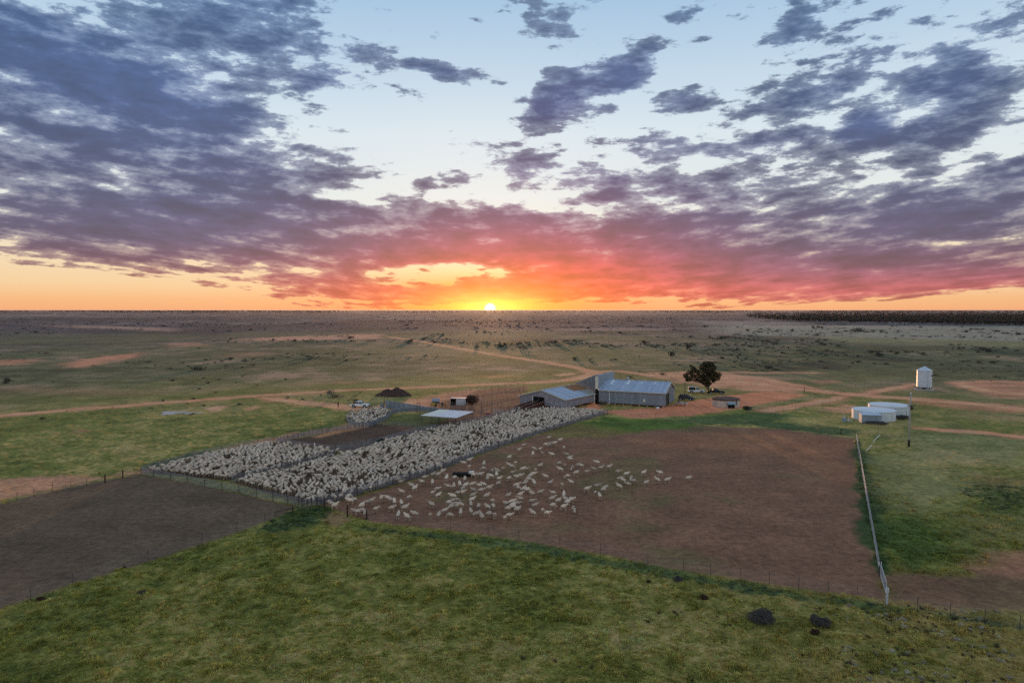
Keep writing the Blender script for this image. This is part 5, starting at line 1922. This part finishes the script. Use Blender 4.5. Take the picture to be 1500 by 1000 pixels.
# pale puddle by the track
def puddle():
    n = 40
    for k, (cx, cy, rx, ry, l) in enumerate(((252, 604.5, 2.7, 3.0, 'pale shallow puddle shining in the grass below the track'), (281, 604.8, 2.4, 1.2, 'thin strip of shallow water right of the pale puddle'))):
        c = P(cx, cy)
        vs = [(0, 0, 0)]
        for i in range(n):
            a = 2 * math.pi * i / n
            r = 1 + .28 * math.sin(3 * a + k) + .16 * math.sin(7 * a + 2 + k)
            vs.append((rx * r * math.cos(a), ry * r * math.sin(a), 0))
        o = MB().add(vs, [(0, 1 + i, 1 + (i + 1) % n) for i in range(n)]).build('puddle', mat('shallow muddy water', (.56, .48, .43), .7, .2), None)
        o.location = c + Vector((0, 0, .035))
        o['kind'] = 'structure'
        o['label'] = l


puddle()
# ------------------------------------------------------------------ sheep
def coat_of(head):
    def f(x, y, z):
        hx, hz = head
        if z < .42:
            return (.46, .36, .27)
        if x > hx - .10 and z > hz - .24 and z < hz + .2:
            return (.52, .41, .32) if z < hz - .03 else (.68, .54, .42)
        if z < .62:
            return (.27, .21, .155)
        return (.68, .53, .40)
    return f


def make_sheep(name, neck, head, nose, stride=0.0):
    s = stride
    v = [(-.44, 0, .74, .18, .19), (-.20, 0, .73, .25, .25), (.08, 0, .72, .26, .26), (.29, 0, .75, .20, .21),   # 0-3 trunk
         (*neck, .125, .12), (*head, .125, .11), (*nose, .075, .07)]                                       # 4-6
    e = [(0, 1), (1, 2), (2, 3), (3, 4), (4, 5), (5, 6)]

    def leg(at, x, y, pts):
        k = at
        for px, pz, r in pts:
            v.append((x + px, y, pz, r, r))
            e.append((k, len(v) - 1))
            k = len(v) - 1
    for sy, d in ((.13, s), (-.13, -s)):
        leg(0, -.40, sy, [(.02, .52, .10), (-.06 + d * .5, .30, .055), (.0 + d, .03, .048)])
        leg(3, .28, sy, [(.0, .50, .085), (.02 - d * .6, .27, .052), (.0 - d, .03, .046)])
    for sy in (.13, -.13):                      # ears
        v.append((head[0] - .03, sy, head[2] + .02, .022, .035))
        e.append((5, len(v) - 1))
    v.append((-.58, 0, .64, .05, .05))          # tail
    e.append((0, len(v) - 1))
    return skin_mesh(name, v, e, 2, M_SHEEPSKIN, 1, coat_of((head[0], head[2])))


SHEEP = [make_sheep('sheep_standing', (.46, 0, .95), (.58, 0, 1.10), (.77, 0, 1.01)),
         make_sheep('sheep_walking', (.48, 0, .88), (.63, 0, 1.00), (.81, 0, .90), .09),
         make_sheep('sheep_grazing', (.48, 0, .62), (.60, 0, .40), (.72, 0, .22)),
         make_sheep('sheep_turned', (.44, .06, .93), (.53, .17, 1.07), (.60, .32, .99), -.05)]
SHORT = {0: 'standing', 1: 'walking', 2: 'grazing', 3: 'looking round'}

A5 = """1110,130 1145,160t 1110,172 1125,178 1165,85 1190,62 1240,110t 1290,108t 1250,80 1280,82 1310,57 1345,52 1327,20 1390,32 1410,74t 1345,112 1425,115 1445,136
860,160 890,146 780,156 725,176 635,205 655,192 680,187 500,256 515,266 590,302 575,288 630,266 645,240 688,268t 690,226 720,226 745,206 765,246t 775,292 805,290t 838,280t 810,242 866,250t 890,182t
870,286 905,282 915,226 950,226 970,166t 968,192 990,247t 1010,232 1020,204 1045,206 1075,196t 1040,226t 1050,277 1055,246 1110,246 1130,214 1150,240 1170,231 1185,195 1205,196 1195,272 1215,252 1225,234 1240,224 1247,272t 1255,200t
1280,176 1310,236 1335,272 1150,286 1385,162 1390,196 1415,178t 1455,186t 1475,217 1488,172 1430,232 1450,266 1400,286t 1410,337t 1350,327 1280,326 1235,332 1170,337 1190,308 1210,311 1105,342 1160,299
690,327 720,342 715,306 800,347 830,326 855,327 855,304 915,311 945,285 955,313 985,346 1000,300 970,280 1018,377t 910,344 905,366 825,366 800,371 780,381 840,396 820,402 790,407 685,392 675,452t 722,450t 755,426 785,452 843,437t 900,391t 900,431t 942,401t 928,447 960,461t 993,406 1000,446 1022,401t 1030,452t
1086,471t 1110,452 1105,416 1125,380 1090,386 1160,386 1155,421 1135,409 1130,396 1170,364 1235,376 1250,397 1240,441 1293,426t 1320,441 1345,362 1350,396 1410,406 1380,370 1430,379 1450,366 1465,417t 1420,366
408,356t 440,357 460,366 480,377t 520,322 560,352 518,382t 465,411 537,412 500,452t 550,462 590,446 350,376 378,417 320,442t 230,346 235,371 260,364 285,431 260,428 300,401 330,381 310,429 122,376 152,398 136,389 222,354"""
A6 = "450,362 560,341 540,381 585,377 635,370 498,399 690,401 740,413 845,404 945,407 700,442 720,452 750,477 785,457 768,437t 697,492 860,467 930,452 990,452 1120,440 500,506 560,487 550,532t 577,547t 600,512 612,496 395,310 290,225 255,232"
loose = []
for tok in A5.split():
    a = tok.rstrip('t').split(',')
    loose.append((450 + float(a[0]) / 3.75, 640 + float(a[1]) / 3.75, tok.endswith('t')))
for tok in A6.split():
    a = tok.rstrip('t').split(',')
    loose.append((740 + float(a[0]) / 4.167, 600 + float(a[1]) / 4.167, tok.endswith('t')))

rs = random.Random(21)
flock = []
for x, y, t_ in loose:
    p = P(x, y)
    if any((p - q[0]).length < .55 for q in flock):
        p = p + Vector((rs.uniform(-.5, .5), rs.uniform(.3, .7), 0))
    view = math.atan2(p.y, p.x)
    if t_:
        h = view + (math.pi if rs.random() < .45 else 0) + rs.uniform(-.35, .35)
    else:
        h = rs.choice([0, 0, math.pi]) + rs.choice([-1, 1]) * rs.uniform(0, .75) + (view - math.pi / 2)
    flock.append((p, h, rs.choice([0, 0, 1, 1, 2, 3]), x, y))


def facing(h, p):
    d = (h - math.atan2(p.y, p.x) + math.pi) % (2 * math.pi) - math.pi      # 0 = looking away from the camera
    a = abs(d)
    if a < .6:
        return 'facing away'
    if a > 2.5:
        return 'facing the camera'
    return 'facing left' if d > 0 else 'facing right'


# bunches: sheep that stand within reach of one another
par = list(range(len(flock)))


def find(i):
    while par[i] != i:
        i = par[i]
    return i


for i in range(len(flock)):
    for j in range(i):
        if (flock[i][0] - flock[j][0]).length < 1.75:
            par[find(i)] = find(j)
bunches = {}
for i in range(len(flock)):
    bunches.setdefault(find(i), []).append(i)
NUM = {2: 'pair', 3: 'three', 4: 'four', 5: 'five', 6: 'six', 7: 'seven', 8: 'eight', 9: 'nine'}


def spot(x, y):
    if x < 545:
        lat = 'by the gate posts at the pen corner'
    elif x < 600:
        lat = 'in the mob right of the gate posts'
    elif x < 660:
        lat = 'left of the black trough' if y < 712 else 'in the left of the loose mob'
    elif x < 725:
        lat = 'around the black trough' if y < 715 else 'below the black trough'
    elif x < 790:
        lat = 'far up beside the long pen fence' if y < 668 else ('in the middle of the loose mob' if y < 720 else 'at the near edge of the loose mob')
    elif x < 850:
        lat = 'up near the grass behind the mob' if y < 668 else ('right of the middle of the loose mob' if y < 715 else 'at the near right corner of the mob')
    elif x < 900:
        lat = 'just right of the main mob'
    elif x < 960:
        lat = 'in the trailing group right of the mob'
    else:
        lat = 'out on the bare ground far right of the mob'
    return lat


taken = {}
for root, mem in bunches.items():
    n = len(mem)
    xs = sorted(mem, key=lambda i: flock[i][3])
    ys = sorted(mem, key=lambda i: flock[i][4])
    for i in mem:
        p, h, v, x, y = flock[i]
        if n == 1:
            role = 'lone sheep'
        elif n == 2:
            role = ('left' if i == xs[0] else 'right') + ' sheep of a pair'
        else:
            word = NUM.get(n, 'a large bunch')
            pos = 'leftmost' if i == xs[0] else 'rightmost' if i == xs[-1] else 'nearest' if i == ys[-1] else 'farthest' if i == ys[0] else None
            role = f'{pos} sheep of {word}' if pos else f'{SHORT[v]} sheep inside {word}'
        lab = f'{role} {facing(h, p)} {spot(x, y)}'
        lab = lab.replace('inside a large', 'inside a large')
        while len(lab.split()) > 16:
            lab = lab.replace(' facing the camera', ' facing us') if 'facing the camera' in lab else ' '.join(lab.split()[:16])
        taken.setdefault(lab, []).append(i)
label_of = {}
ORD = ['first', 'second', 'third', 'fourth', 'fifth', 'sixth', 'seventh', 'eighth', 'ninth', 'tenth']


def ordinal(k):
    return ORD[k] if k < 10 else f'{k + 1}' + ('st' if k % 10 == 0 and k != 10 else 'nd' if k % 10 == 1 and k != 11 else 'rd' if k % 10 == 2 and k != 12 else 'th')


for lab, m in taken.items():
    m = sorted(m, key=lambda i: flock[i][3])
    for k, i in enumerate(m):
        if len(m) == 1:
            label_of[i] = lab
        else:
            w_ = 'leftmost' if k == 0 else 'rightmost' if k == len(m) - 1 else ordinal(k) + ' from left'
            label_of[i] = ' '.join((w_ + ' ' + lab.replace('facing the camera', 'facing us')).split()[:16])
for i, (p, h, v, x, y) in enumerate(flock):
    o = link('sheep', SHEEP[v], None, loc=p, rotz=h)
    k = rs.uniform(.86, 1.0)
    o.scale = (k * rs.uniform(.86, .98), k * rs.uniform(1.0, 1.12), k * 1.02)
    tag(o, label_of[i], 'sheep', 'sheep loose in the bare paddock')

# sheep packed in the pens: jittered rows over the pens
def in_poly(poly, X, Y, inset):
    return sdf_poly(poly, X, Y) < -inset


pen_pts, pen_rot = [], []
for poly, sp, dens in ((PEN_RIGHT, .80, .92), (PEN_LEFT, .78, .94), (PEN_ROUND, .9, .84)):
    q = np.array(poly)
    x0, y0 = q.min(0)
    x1, y1 = q.max(0)
    gx, gy = np.meshgrid(np.arange(x0, x1, sp), np.arange(y0, y1, sp * 1.08))
    gx = gx + (np.arange(gx.shape[0])[:, None] % 2) * sp * .5
    gx = (gx + RNG.uniform(-.24, .24, gx.shape)).ravel()
    gy = (gy + RNG.uniform(-.24, .24, gy.shape)).ravel()
    gap = fbm(gx / 1.6, gy / 1.6, 91, 2)
    ok = in_poly(poly, gx, gy, .45) & (RNG.random(gx.shape) < dens) & (gap > .33)
    if poly is PEN_RIGHT:                   # keep off the dividing fence
        div = W([(338, 707), (380, 697), (430, 684.5), (490, 667.5)])
        ok &= sdf_line([(a, b, 0) for a, b in div], gx, gy) > .5
    gx, gy = gx[ok], gy[ok]
    ang = .9 + (fbm(gx / 7, gy / 7, 88, 2) - .5) * 3.5 + RNG.normal(0, .45, gx.shape) + math.pi * (RNG.random(gx.shape) < .4)
    pen_pts.append(np.stack([gx, gy, np.zeros_like(gx)], 1))
    pen_rot.append(ang)
pen_pts, pen_rot = np.concatenate(pen_pts), np.concatenate(pen_rot)
order = np.argsort(np.hypot(pen_pts[:, 0], pen_pts[:, 1]))
near = order[:max(0, 298 - len(flock))]
LG = 'sheep packed at the near corner of the crowded pens'
corner = P(470, 738)
front = [(a, b, 0) for a, b in W([(207, 694), (350, 722), (437, 741), (475, 737)])]
long_side = [(a, b, 0) for a, b in W([(475, 737), (550, 717), (650, 686), (760, 645)])]
rows = {}
for i in near:
    q = pen_pts[i:i + 1]
    df, dl = sdf_line(front, q[:, 0], q[:, 1])[0], sdf_line(long_side, q[:, 0], q[:, 1])[0]
    side, d = ('front', df) if df < dl else ('long', dl)
    rows.setdefault((side, int(d / .85)), []).append(i)
for (side, row), mem in rows.items():
    mem.sort(key=lambda i: (Vector(pen_pts[i]) - corner).length)
    for k, i in enumerate(mem):
        p = Vector(pen_pts[i])
        v = int(RNG.integers(0, 4))
        v = 0 if v == 2 else v
        o = link('sheep', SHEEP[v], None, loc=p, rotz=float(pen_rot[i]))
        kk = rs.uniform(.76, .90)
        o.scale = (kk * rs.uniform(.76, .9), kk * 1.06, kk * 1.02)
        rw = f'row {ORD[row]} in from' if row else 'against'
        rw = f'in the {ORD[row]} row from' if row else 'right against'
        tag(o, f'penned sheep {rw} the {side} mesh, {ordinal(k)} from the near pen corner', 'sheep', LG)
rest = order[len(near):]
idx = RNG.choice([0, 1, 3], len(rest), p=[.5, .25, .25])
gn_scatter('sheep_flock', pen_pts[rest], np.stack([RNG.uniform(.60, .80, len(rest)), RNG.uniform(.78, .92, len(rest)), RNG.uniform(.74, .95, len(rest))], 1), pen_rot[rest], SHEEP, idx, label='thousands of pale woolly sheep packed tightly in the pens')


# ------------------------------------------------------------------ the man by the white utility
def build_person():
    m = mat('clothes and skin', (1, 1, 1), .9, .2, attr='coat', vary=.06)
    v = [(0, 0, .95, .15, .12), (0, 0, 1.15, .14, .10), (0, 0, 1.38, .18, .11), (0, .01, 1.52, .065, .065), (.02, 0, 1.63, .085, .095), (.02, 0, 1.73, .075, .085)]
    e = [(0, 1), (1, 2), (2, 3), (3, 4), (4, 5)]
    for s in (-1, 1):
        k = 0
        for p in ((0, s * .10, .80, .095, .095), (.03 * s, s * .12, .48, .065, .065), (-.03 * s, s * .12, .10, .045, .045), (.10 - .03 * s, s * .12, .03, .05, .035)):
            v.append(p)
            e.append((k, len(v) - 1))
            k = len(v) - 1
        k = 2
        for p in ((0, s * .22, 1.38, .065, .065), (.02, s * .27, 1.12, .048, .048), (.12, s * .26, .90, .034, .034), (.15, s * .26, .84, .036, .022)):
            v.append(p)
            e.append((k, len(v) - 1))
            k = len(v) - 1
        palm = k
        for j in range(4):
            v.append((.17 + .012 * (1 - abs(j - 1.2)), s * (.235 + .017 * j), .76 - .008 * (1 - abs(j - 1.3)), .008, .008))
            e.append((palm, len(v) - 1))
        v.append((.20, s * .225, .82, .009, .009))
        e.append((palm, len(v) - 1))

    def coat(x, y, z):
        if z > 1.50:
            return (.30, .17, .11) if z < 1.70 else (.10, .06, .03)
        if z > .93:
            return (.30, .17, .11) if (abs(y) > .2 and z < .92) else (.02, .025, .04)
        if abs(y) > .2 and z > .70:
            return (.30, .17, .11)
        return (.025, .025, .03) if z > .08 else (.03, .02, .015)
    b = P(495.5, 597)
    t = thing('person', 'person in dark clothes and wide hat standing on the track left of the white utility', 'person', b, R(160))
    link('body', skin_mesh('body', v, e, 0, m, 1, coat), t)
    MB().lathe([(.19, 1.71), (.2, 1.725), (.1, 1.74), (.095, 1.83), (.05, 1.85)], 14, .02, 0).build('hat', mat('brown felt hat', (.12, .08, .05), .95), t)
    for s in (-1, 1):
        MB().lathe([(.006, 1.645), (.011, 1.655), (.006, 1.665)], 6, .105, s * .033).build('eye', M_PLASTIC, t)
    MB().hexa([(.10, -.02, 1.60), (.13, -.015, 1.60), (.13, .015, 1.60), (.10, .02, 1.60)], [(.10, -.01, 1.65), (.105, -.008, 1.65), (.105, .008, 1.65), (.10, .01, 1.65)]).build('nose', mat('skin', (.30, .17, .11), .7), t)


build_person()
# ------------------------------------------------------------------ grass tufts on the near grassland
def tuft_mesh(name, seed, blades, h, spread, m):
    rg = random.Random(seed)
    vs, fs = [], []
    for i in range(blades):
        a = rg.uniform(0, 6.28)
        r = rg.uniform(0, spread)
        x, y = r * math.cos(a), r * math.sin(a)
        la = a + rg.uniform(-.8, .8)
        hh = h * rg.uniform(.55, 1.1)
        w = .018 + .012 * rg.random()
        dx, dy = math.cos(la), math.sin(la)
        lean = rg.uniform(.15, .75) * hh
        k = len(vs)
        vs += [(x - dy * w, y + dx * w, -.03), (x + dy * w, y - dx * w, -.03),
               (x + dx * lean * .4 + dy * w * .7, y + dy * lean * .4 - dx * w * .7, hh * .6), (x + dx * lean * .4 - dy * w * .7, y + dy * lean * .4 + dx * w * .7, hh * .6),
               (x + dx * lean, y + dy * lean, hh)]
        fs += [(k, k + 1, k + 2, k + 3), (k + 3, k + 2, k + 4)]
    me = bpy.data.meshes.new(name)
    me.from_pydata(vs, [], fs)
    me.materials.append(m)
    return me


M_GRASS = mat('grass blades', (1, 1, 1), .8, .15, 0, .25, 2.0, rand=.22, inst='tint')
TUFTS = [tuft_mesh('grass_tuft', i, 16, .17, .20, M_GRASS) for i in range(3)] + [tuft_mesh('grass_clump', 9, 26, .30, .26, M_GRASS)]


def scatter_grass():
    n = 150000
    r = np.sqrt(RNG.uniform(0, 1, n)) * 0
    r = 47 + 95 * RNG.uniform(0, 1, n) ** 1.5
    a = RNG.uniform(-R(39.5), R(39.5), n)
    X, Y = r * np.sin(a), r * np.cos(a)
    col, cover, region = paint(X, Y)
    clump = fbm(X / 1.1, Y / 1.1, 101, 3)
    keep = (cover > .55) & (region == 0) & (RNG.random(n) < (sst(clump, .25, .55) * .6 + .4) * (1 - sst(r, 95, 140)))
    X, Y, col, cover, clump = X[keep], Y[keep], col[keep], cover[keep], clump[keep]
    Z = relief(X, Y, cover)
    s = RNG.uniform(.5, 1.0, len(X)) * (.75 + .4 * sst(clump, .45, .7))
    tint = col * RNG.uniform(1.2, 2.0, (len(X), 1)) * (1 + RNG.normal(0, .06, (len(X), 3)))
    straw = RNG.random(len(X)) < .05
    tint[straw] = tint[straw] * np.array([1.25, 1.12, 1.1])
    pick = np.where(clump > .68, 3, RNG.integers(0, 3, len(X)))
    gn_scatter('grass', np.stack([X, Y, Z], 1), s, RNG.uniform(0, 6.28, len(X)), TUFTS, pick, np.clip(tint, .005, .6), label='short green and straw-coloured grass tufts over the near land')


scatter_grass()


def bush_variant(name, seed, n, w, h, leaf, m):
    rg = random.Random(seed)
    cl = [(rg.uniform(-.5, .5) * w, rg.uniform(-.5, .5) * w, h * rg.uniform(.25, .5), w * .38, w * .36, h * .5) for _ in range(5)]
    v, f = leaf_cloud(cl, n, leaf, seed)
    v[:, 2] = np.maximum(v[:, 2], 0)
    return np_mesh(name, v, f, m)


M_SCR = mat('scrub leaves', (1, 1, 1), .95, .08, 0, .35, 1.5, rand=.3, inst='tint')


def scatter_scrub():
    """small tussocks in the near right grass, then saltbush all over the plain"""
    n = 2600
    r = 49 + 45 * RNG.random(n)
    a = R(39) * (RNG.random(n) ** .7) - R(2)
    X, Y = r * np.sin(a), r * np.cos(a)
    _, cover, reg = paint(X, Y)
    k = (cover > .6) & (reg == 0) & (RNG.random(n) < .15 + .85 * sst(X, 15, 40)) & (fbm(X / 4, Y / 4, 120, 2) > .46) & (Y < 61)
    X, Y, cover = X[k], Y[k], cover[k]
    pale = (RNG.random(len(X)) < .30) & (X > 26)
    tint = np.where(pale[:, None], np.array([.50, .44, .33]), np.where(RNG.random((len(X), 1)) < .5, np.array([.12, .07, .048]), np.array([.075, .062, .045])))
    vs = [bush_variant('tussock', i, 220, .36, .34, .045, M_SCR) for i in range(3)]
    gn_scatter('tussocks', np.stack([X, Y, relief(X, Y, cover) - .03], 1), np.where(pale, 1.0, .8) * RNG.uniform(.3, 1.1, len(X)), RNG.uniform(0, 6.28, len(X)), vs, RNG.integers(0, 3, len(X)), tint,
               label='dark and silvery little tussocks dotted through the near right grass')
    # the plain
    n = 30000
    r = 175 * (2800 / 175) ** RNG.random(n)
    a = RNG.uniform(-R(40), R(40), n)
    X, Y = r * np.sin(a), r * np.cos(a)
    _, cover, reg = paint(X, Y)
    dn = fbm(X / 60, Y / 60, 140, 3) * .6 + fbm(X / 400, Y / 400, 150, 2) * .4
    k = (reg == 0) & (cover > .1) & (RNG.random(n) < sst(dn, .40, .62)) & (RNG.random(n) < .10 + .90 * sst(r, 230, 600))
    px = 750 + 1000 * X / Y
    py = 453.4 + 1000 * CAM_H / Y
    k &= ~((px > 560) & (px < 900) & (py > 540)) & ~((px > 980) & (py > 545) & (py < 640) & (px < 1260))
    X, Y, r = X[k], Y[k], r[k]
    base = np.array([.050, .050, .040]) * RNG.uniform(.6, 1.7, (len(X), 1))
    g = RNG.random(len(X)) < .25
    base[g] = np.array([.085, .085, .075]) * RNG.uniform(.7, 1.3, (g.sum(), 1))
    s = RNG.lognormal(0, .6, len(X)) * (.42 + .5 * sst(r, 200, 900))
    vs = [bush_variant('shrub', 10 + i, 130, 1.5, .8, .17, M_SCR) for i in range(4)]
    gn_scatter('saltbush_scrub', np.stack([X, Y, np.zeros_like(X)], 1), np.stack([s * RNG.uniform(.8, 1.6, len(X)), s, s * RNG.uniform(.6, 1.0, len(X))], 1), RNG.uniform(0, 6.28, len(X)), vs, RNG.integers(0, 4, len(X)), base,
               label='dark saltbush scattered over the wide plain')
    # weeds along the foot of fences and lush strips
    pts, tint = [], []
    for poly, col, cnt in ((LUSH[4][0], (.045, .065, .034), 300), (LUSH[5][0], (.05, .07, .036), 150), (LUSH[6][0], (.07, .09, .05), 500), (LUSH[8][0], (.05, .065, .034), 250)):
        q = np.array(poly)
        x0, y0 = q.min(0)
        x1, y1 = q.max(0)
        X, Y = RNG.uniform(x0, x1, cnt * 6), RNG.uniform(y0, y1, cnt * 6)
        ok = sdf_poly(poly, X, Y) < 0
        X, Y = X[ok][:cnt], Y[ok][:cnt]
        _, cv, rg_ = paint(X, Y)
        ok = (rg_ == 0)
        X, Y, cv = X[ok], Y[ok], cv[ok]
        pts.append(np.stack([X, Y, relief(X, Y, cv) - .02], 1))
        tint.append(np.array(col) * RNG.uniform(.9, 2.2, (len(X), 1)))
    pts, tint = np.concatenate(pts), np.concatenate(tint)
    gn_scatter('weeds', pts, np.stack([RNG.uniform(.5, 1.2, len(pts)), RNG.uniform(.5, 1.2, len(pts)), RNG.uniform(.15, .45, len(pts))], 1), RNG.uniform(0, 6.28, len(pts)), vs2, RNG.integers(0, 2, len(pts)), tint, label='rank green weeds along the paddock fences')


vs2 = [bush_variant('weed', 30 + i, 160, .55, .42, .06, M_SCR) for i in range(2)]
scatter_scrub()


# ------------------------------------------------------------------ far trees
def scatter_forest():
    def tree_variant(name, seed):
        rg = random.Random(seed)
        cl = [(rg.uniform(-1.8, 1.8), rg.uniform(-1.8, 1.8), rg.uniform(3.4, 6.0), rg.uniform(1.1, 1.9), rg.uniform(1.1, 1.9), rg.uniform(.8, 1.5)) for _ in range(7)]
        v, f = leaf_cloud(cl, 260, .55, seed)
        t = MB().tube((0, 0, -.2), (0, 0, 3.6), .22, .14, 5)
        tv, tf = np.array(t.v), [q for q in t.f if len(q) == 4]
        f2 = np.concatenate([f, np.array(tf) + len(v)])
        return np_mesh(name, np.concatenate([v, tv]), f2, M_SCR)
    vs = [tree_variant('far_tree', 50 + i) for i in range(4)]
    # the wood on the right
    n = 16000
    px = RNG.uniform(1095, 1780, n)
    r = 27000 / (RNG.uniform(4.2, 24.0, n))
    f = (px - 750) / 1000
    X, Y = r * f, r
    py = 453.4 + 27000 / Y
    low = np.interp(px, [1095, 1150, 1250, 1400, 1500, 1800], [466, 471, 473, 475.5, 477, 479])
    dn = fbm(X / 120, Y / 160, 170, 3)
    k = (py < low) & (py > 457.5) & ((dn > .36) | (py > low - 7))
    k &= ~((px < 1165) & (RNG.random(n) < .5))
    X, Y = X[k], Y[k]
    tint = np.array([.040, .040, .036]) * RNG.uniform(.6, 1.6, (len(X), 1))
    s = RNG.uniform(.75, 1.25, len(X))
    gn_scatter('far_wood', np.stack([X, Y, np.zeros_like(X)], 1), s, RNG.uniform(0, 6.28, len(X)), vs, RNG.integers(0, 4, len(X)), tint, label='dark far-off wood stretching along the right horizon')
    # broken tree line on the horizon
    n = 6500
    px = RNG.uniform(-500, 2000, n)
    r = RNG.uniform(5500, 12000, n)
    X, Y = r * (px - 750) / 1000, r
    dn = fbm(px / 60, r / 2500, 180, 3)
    k = (dn > .45) & ~((px > 640) & (px < 800) & (RNG.random(n) < .7))
    X, Y = X[k], Y[k]
    s = RNG.uniform(1.0, 2.1, len(X)) * np.interp((X / Y * 1000 + 750), [0, 450, 560, 900, 1100], [1.2, 1.1, .8, .7, 1.0])
    gn_scatter('horizon_trees', np.stack([X, Y, np.zeros_like(X)], 1), np.stack([s * 2.2, s * 2.2, s], 1), RNG.uniform(0, 6.28, len(X)), vs, RNG.integers(0, 4, len(X)),
               np.array([.035, .035, .035]) * RNG.uniform(.7, 1.4, (len(X), 1)), label='thin dark broken line of trees along the horizon')
    # three trees standing alone on the silver plain
    for k, (x, y, l) in enumerate(((1191, 482, 'left one of three small trees on the silvery plain before the wood'), (1198.5, 482, 'middle one of three small trees on the silvery plain before the wood'), (1204, 483, 'right one of three small trees on the silvery plain before the wood'))):
        t = thing('plain_tree', l, 'tree', P(x, y), 0, 'trees alone on the silvery plain')
        MB().tube((0, 0, -.2), (0, 0, 2.4), .22, .14, 6).build('trunk', M_BARK, t)
        rg = random.Random(k)
        v, f = leaf_cloud([(rg.uniform(-1.3, 1.3), rg.uniform(-1.2, 1.2), rg.uniform(2.4, 4.0), 1.3, 1.3, .9) for _ in range(6)], 700, .3, k + 60)
        link('crown', np_mesh('crown', v, f, M_LEAF), t)


scatter_forest()


# ------------------------------------------------------------------ evening air over the plain
def haze():
    m = bpy.data.materials.new('evening haze')
    m.use_nodes = True
    nt = m.node_tree
    nt.nodes.clear()
    v = nt.nodes.new('ShaderNodeVolumePrincipled')
    v.inputs['Color'].default_value = (.90, .88, .92, 1)
    v.inputs['Density'].default_value = HAZE_D
    v.inputs['Anisotropy'].default_value = .55
    o = nt.nodes.new('ShaderNodeOutputMaterial')
    nt.links.new(v.outputs[0], o.inputs['Volume'])
    b = MB().box(0, 0, -1.0, 96000, 96000, 30.5).build('haze', m)
    b['kind'] = 'stuff'
    b['label'] = 'thin evening haze over the plain'


HAZE_D = 8e-6
haze()
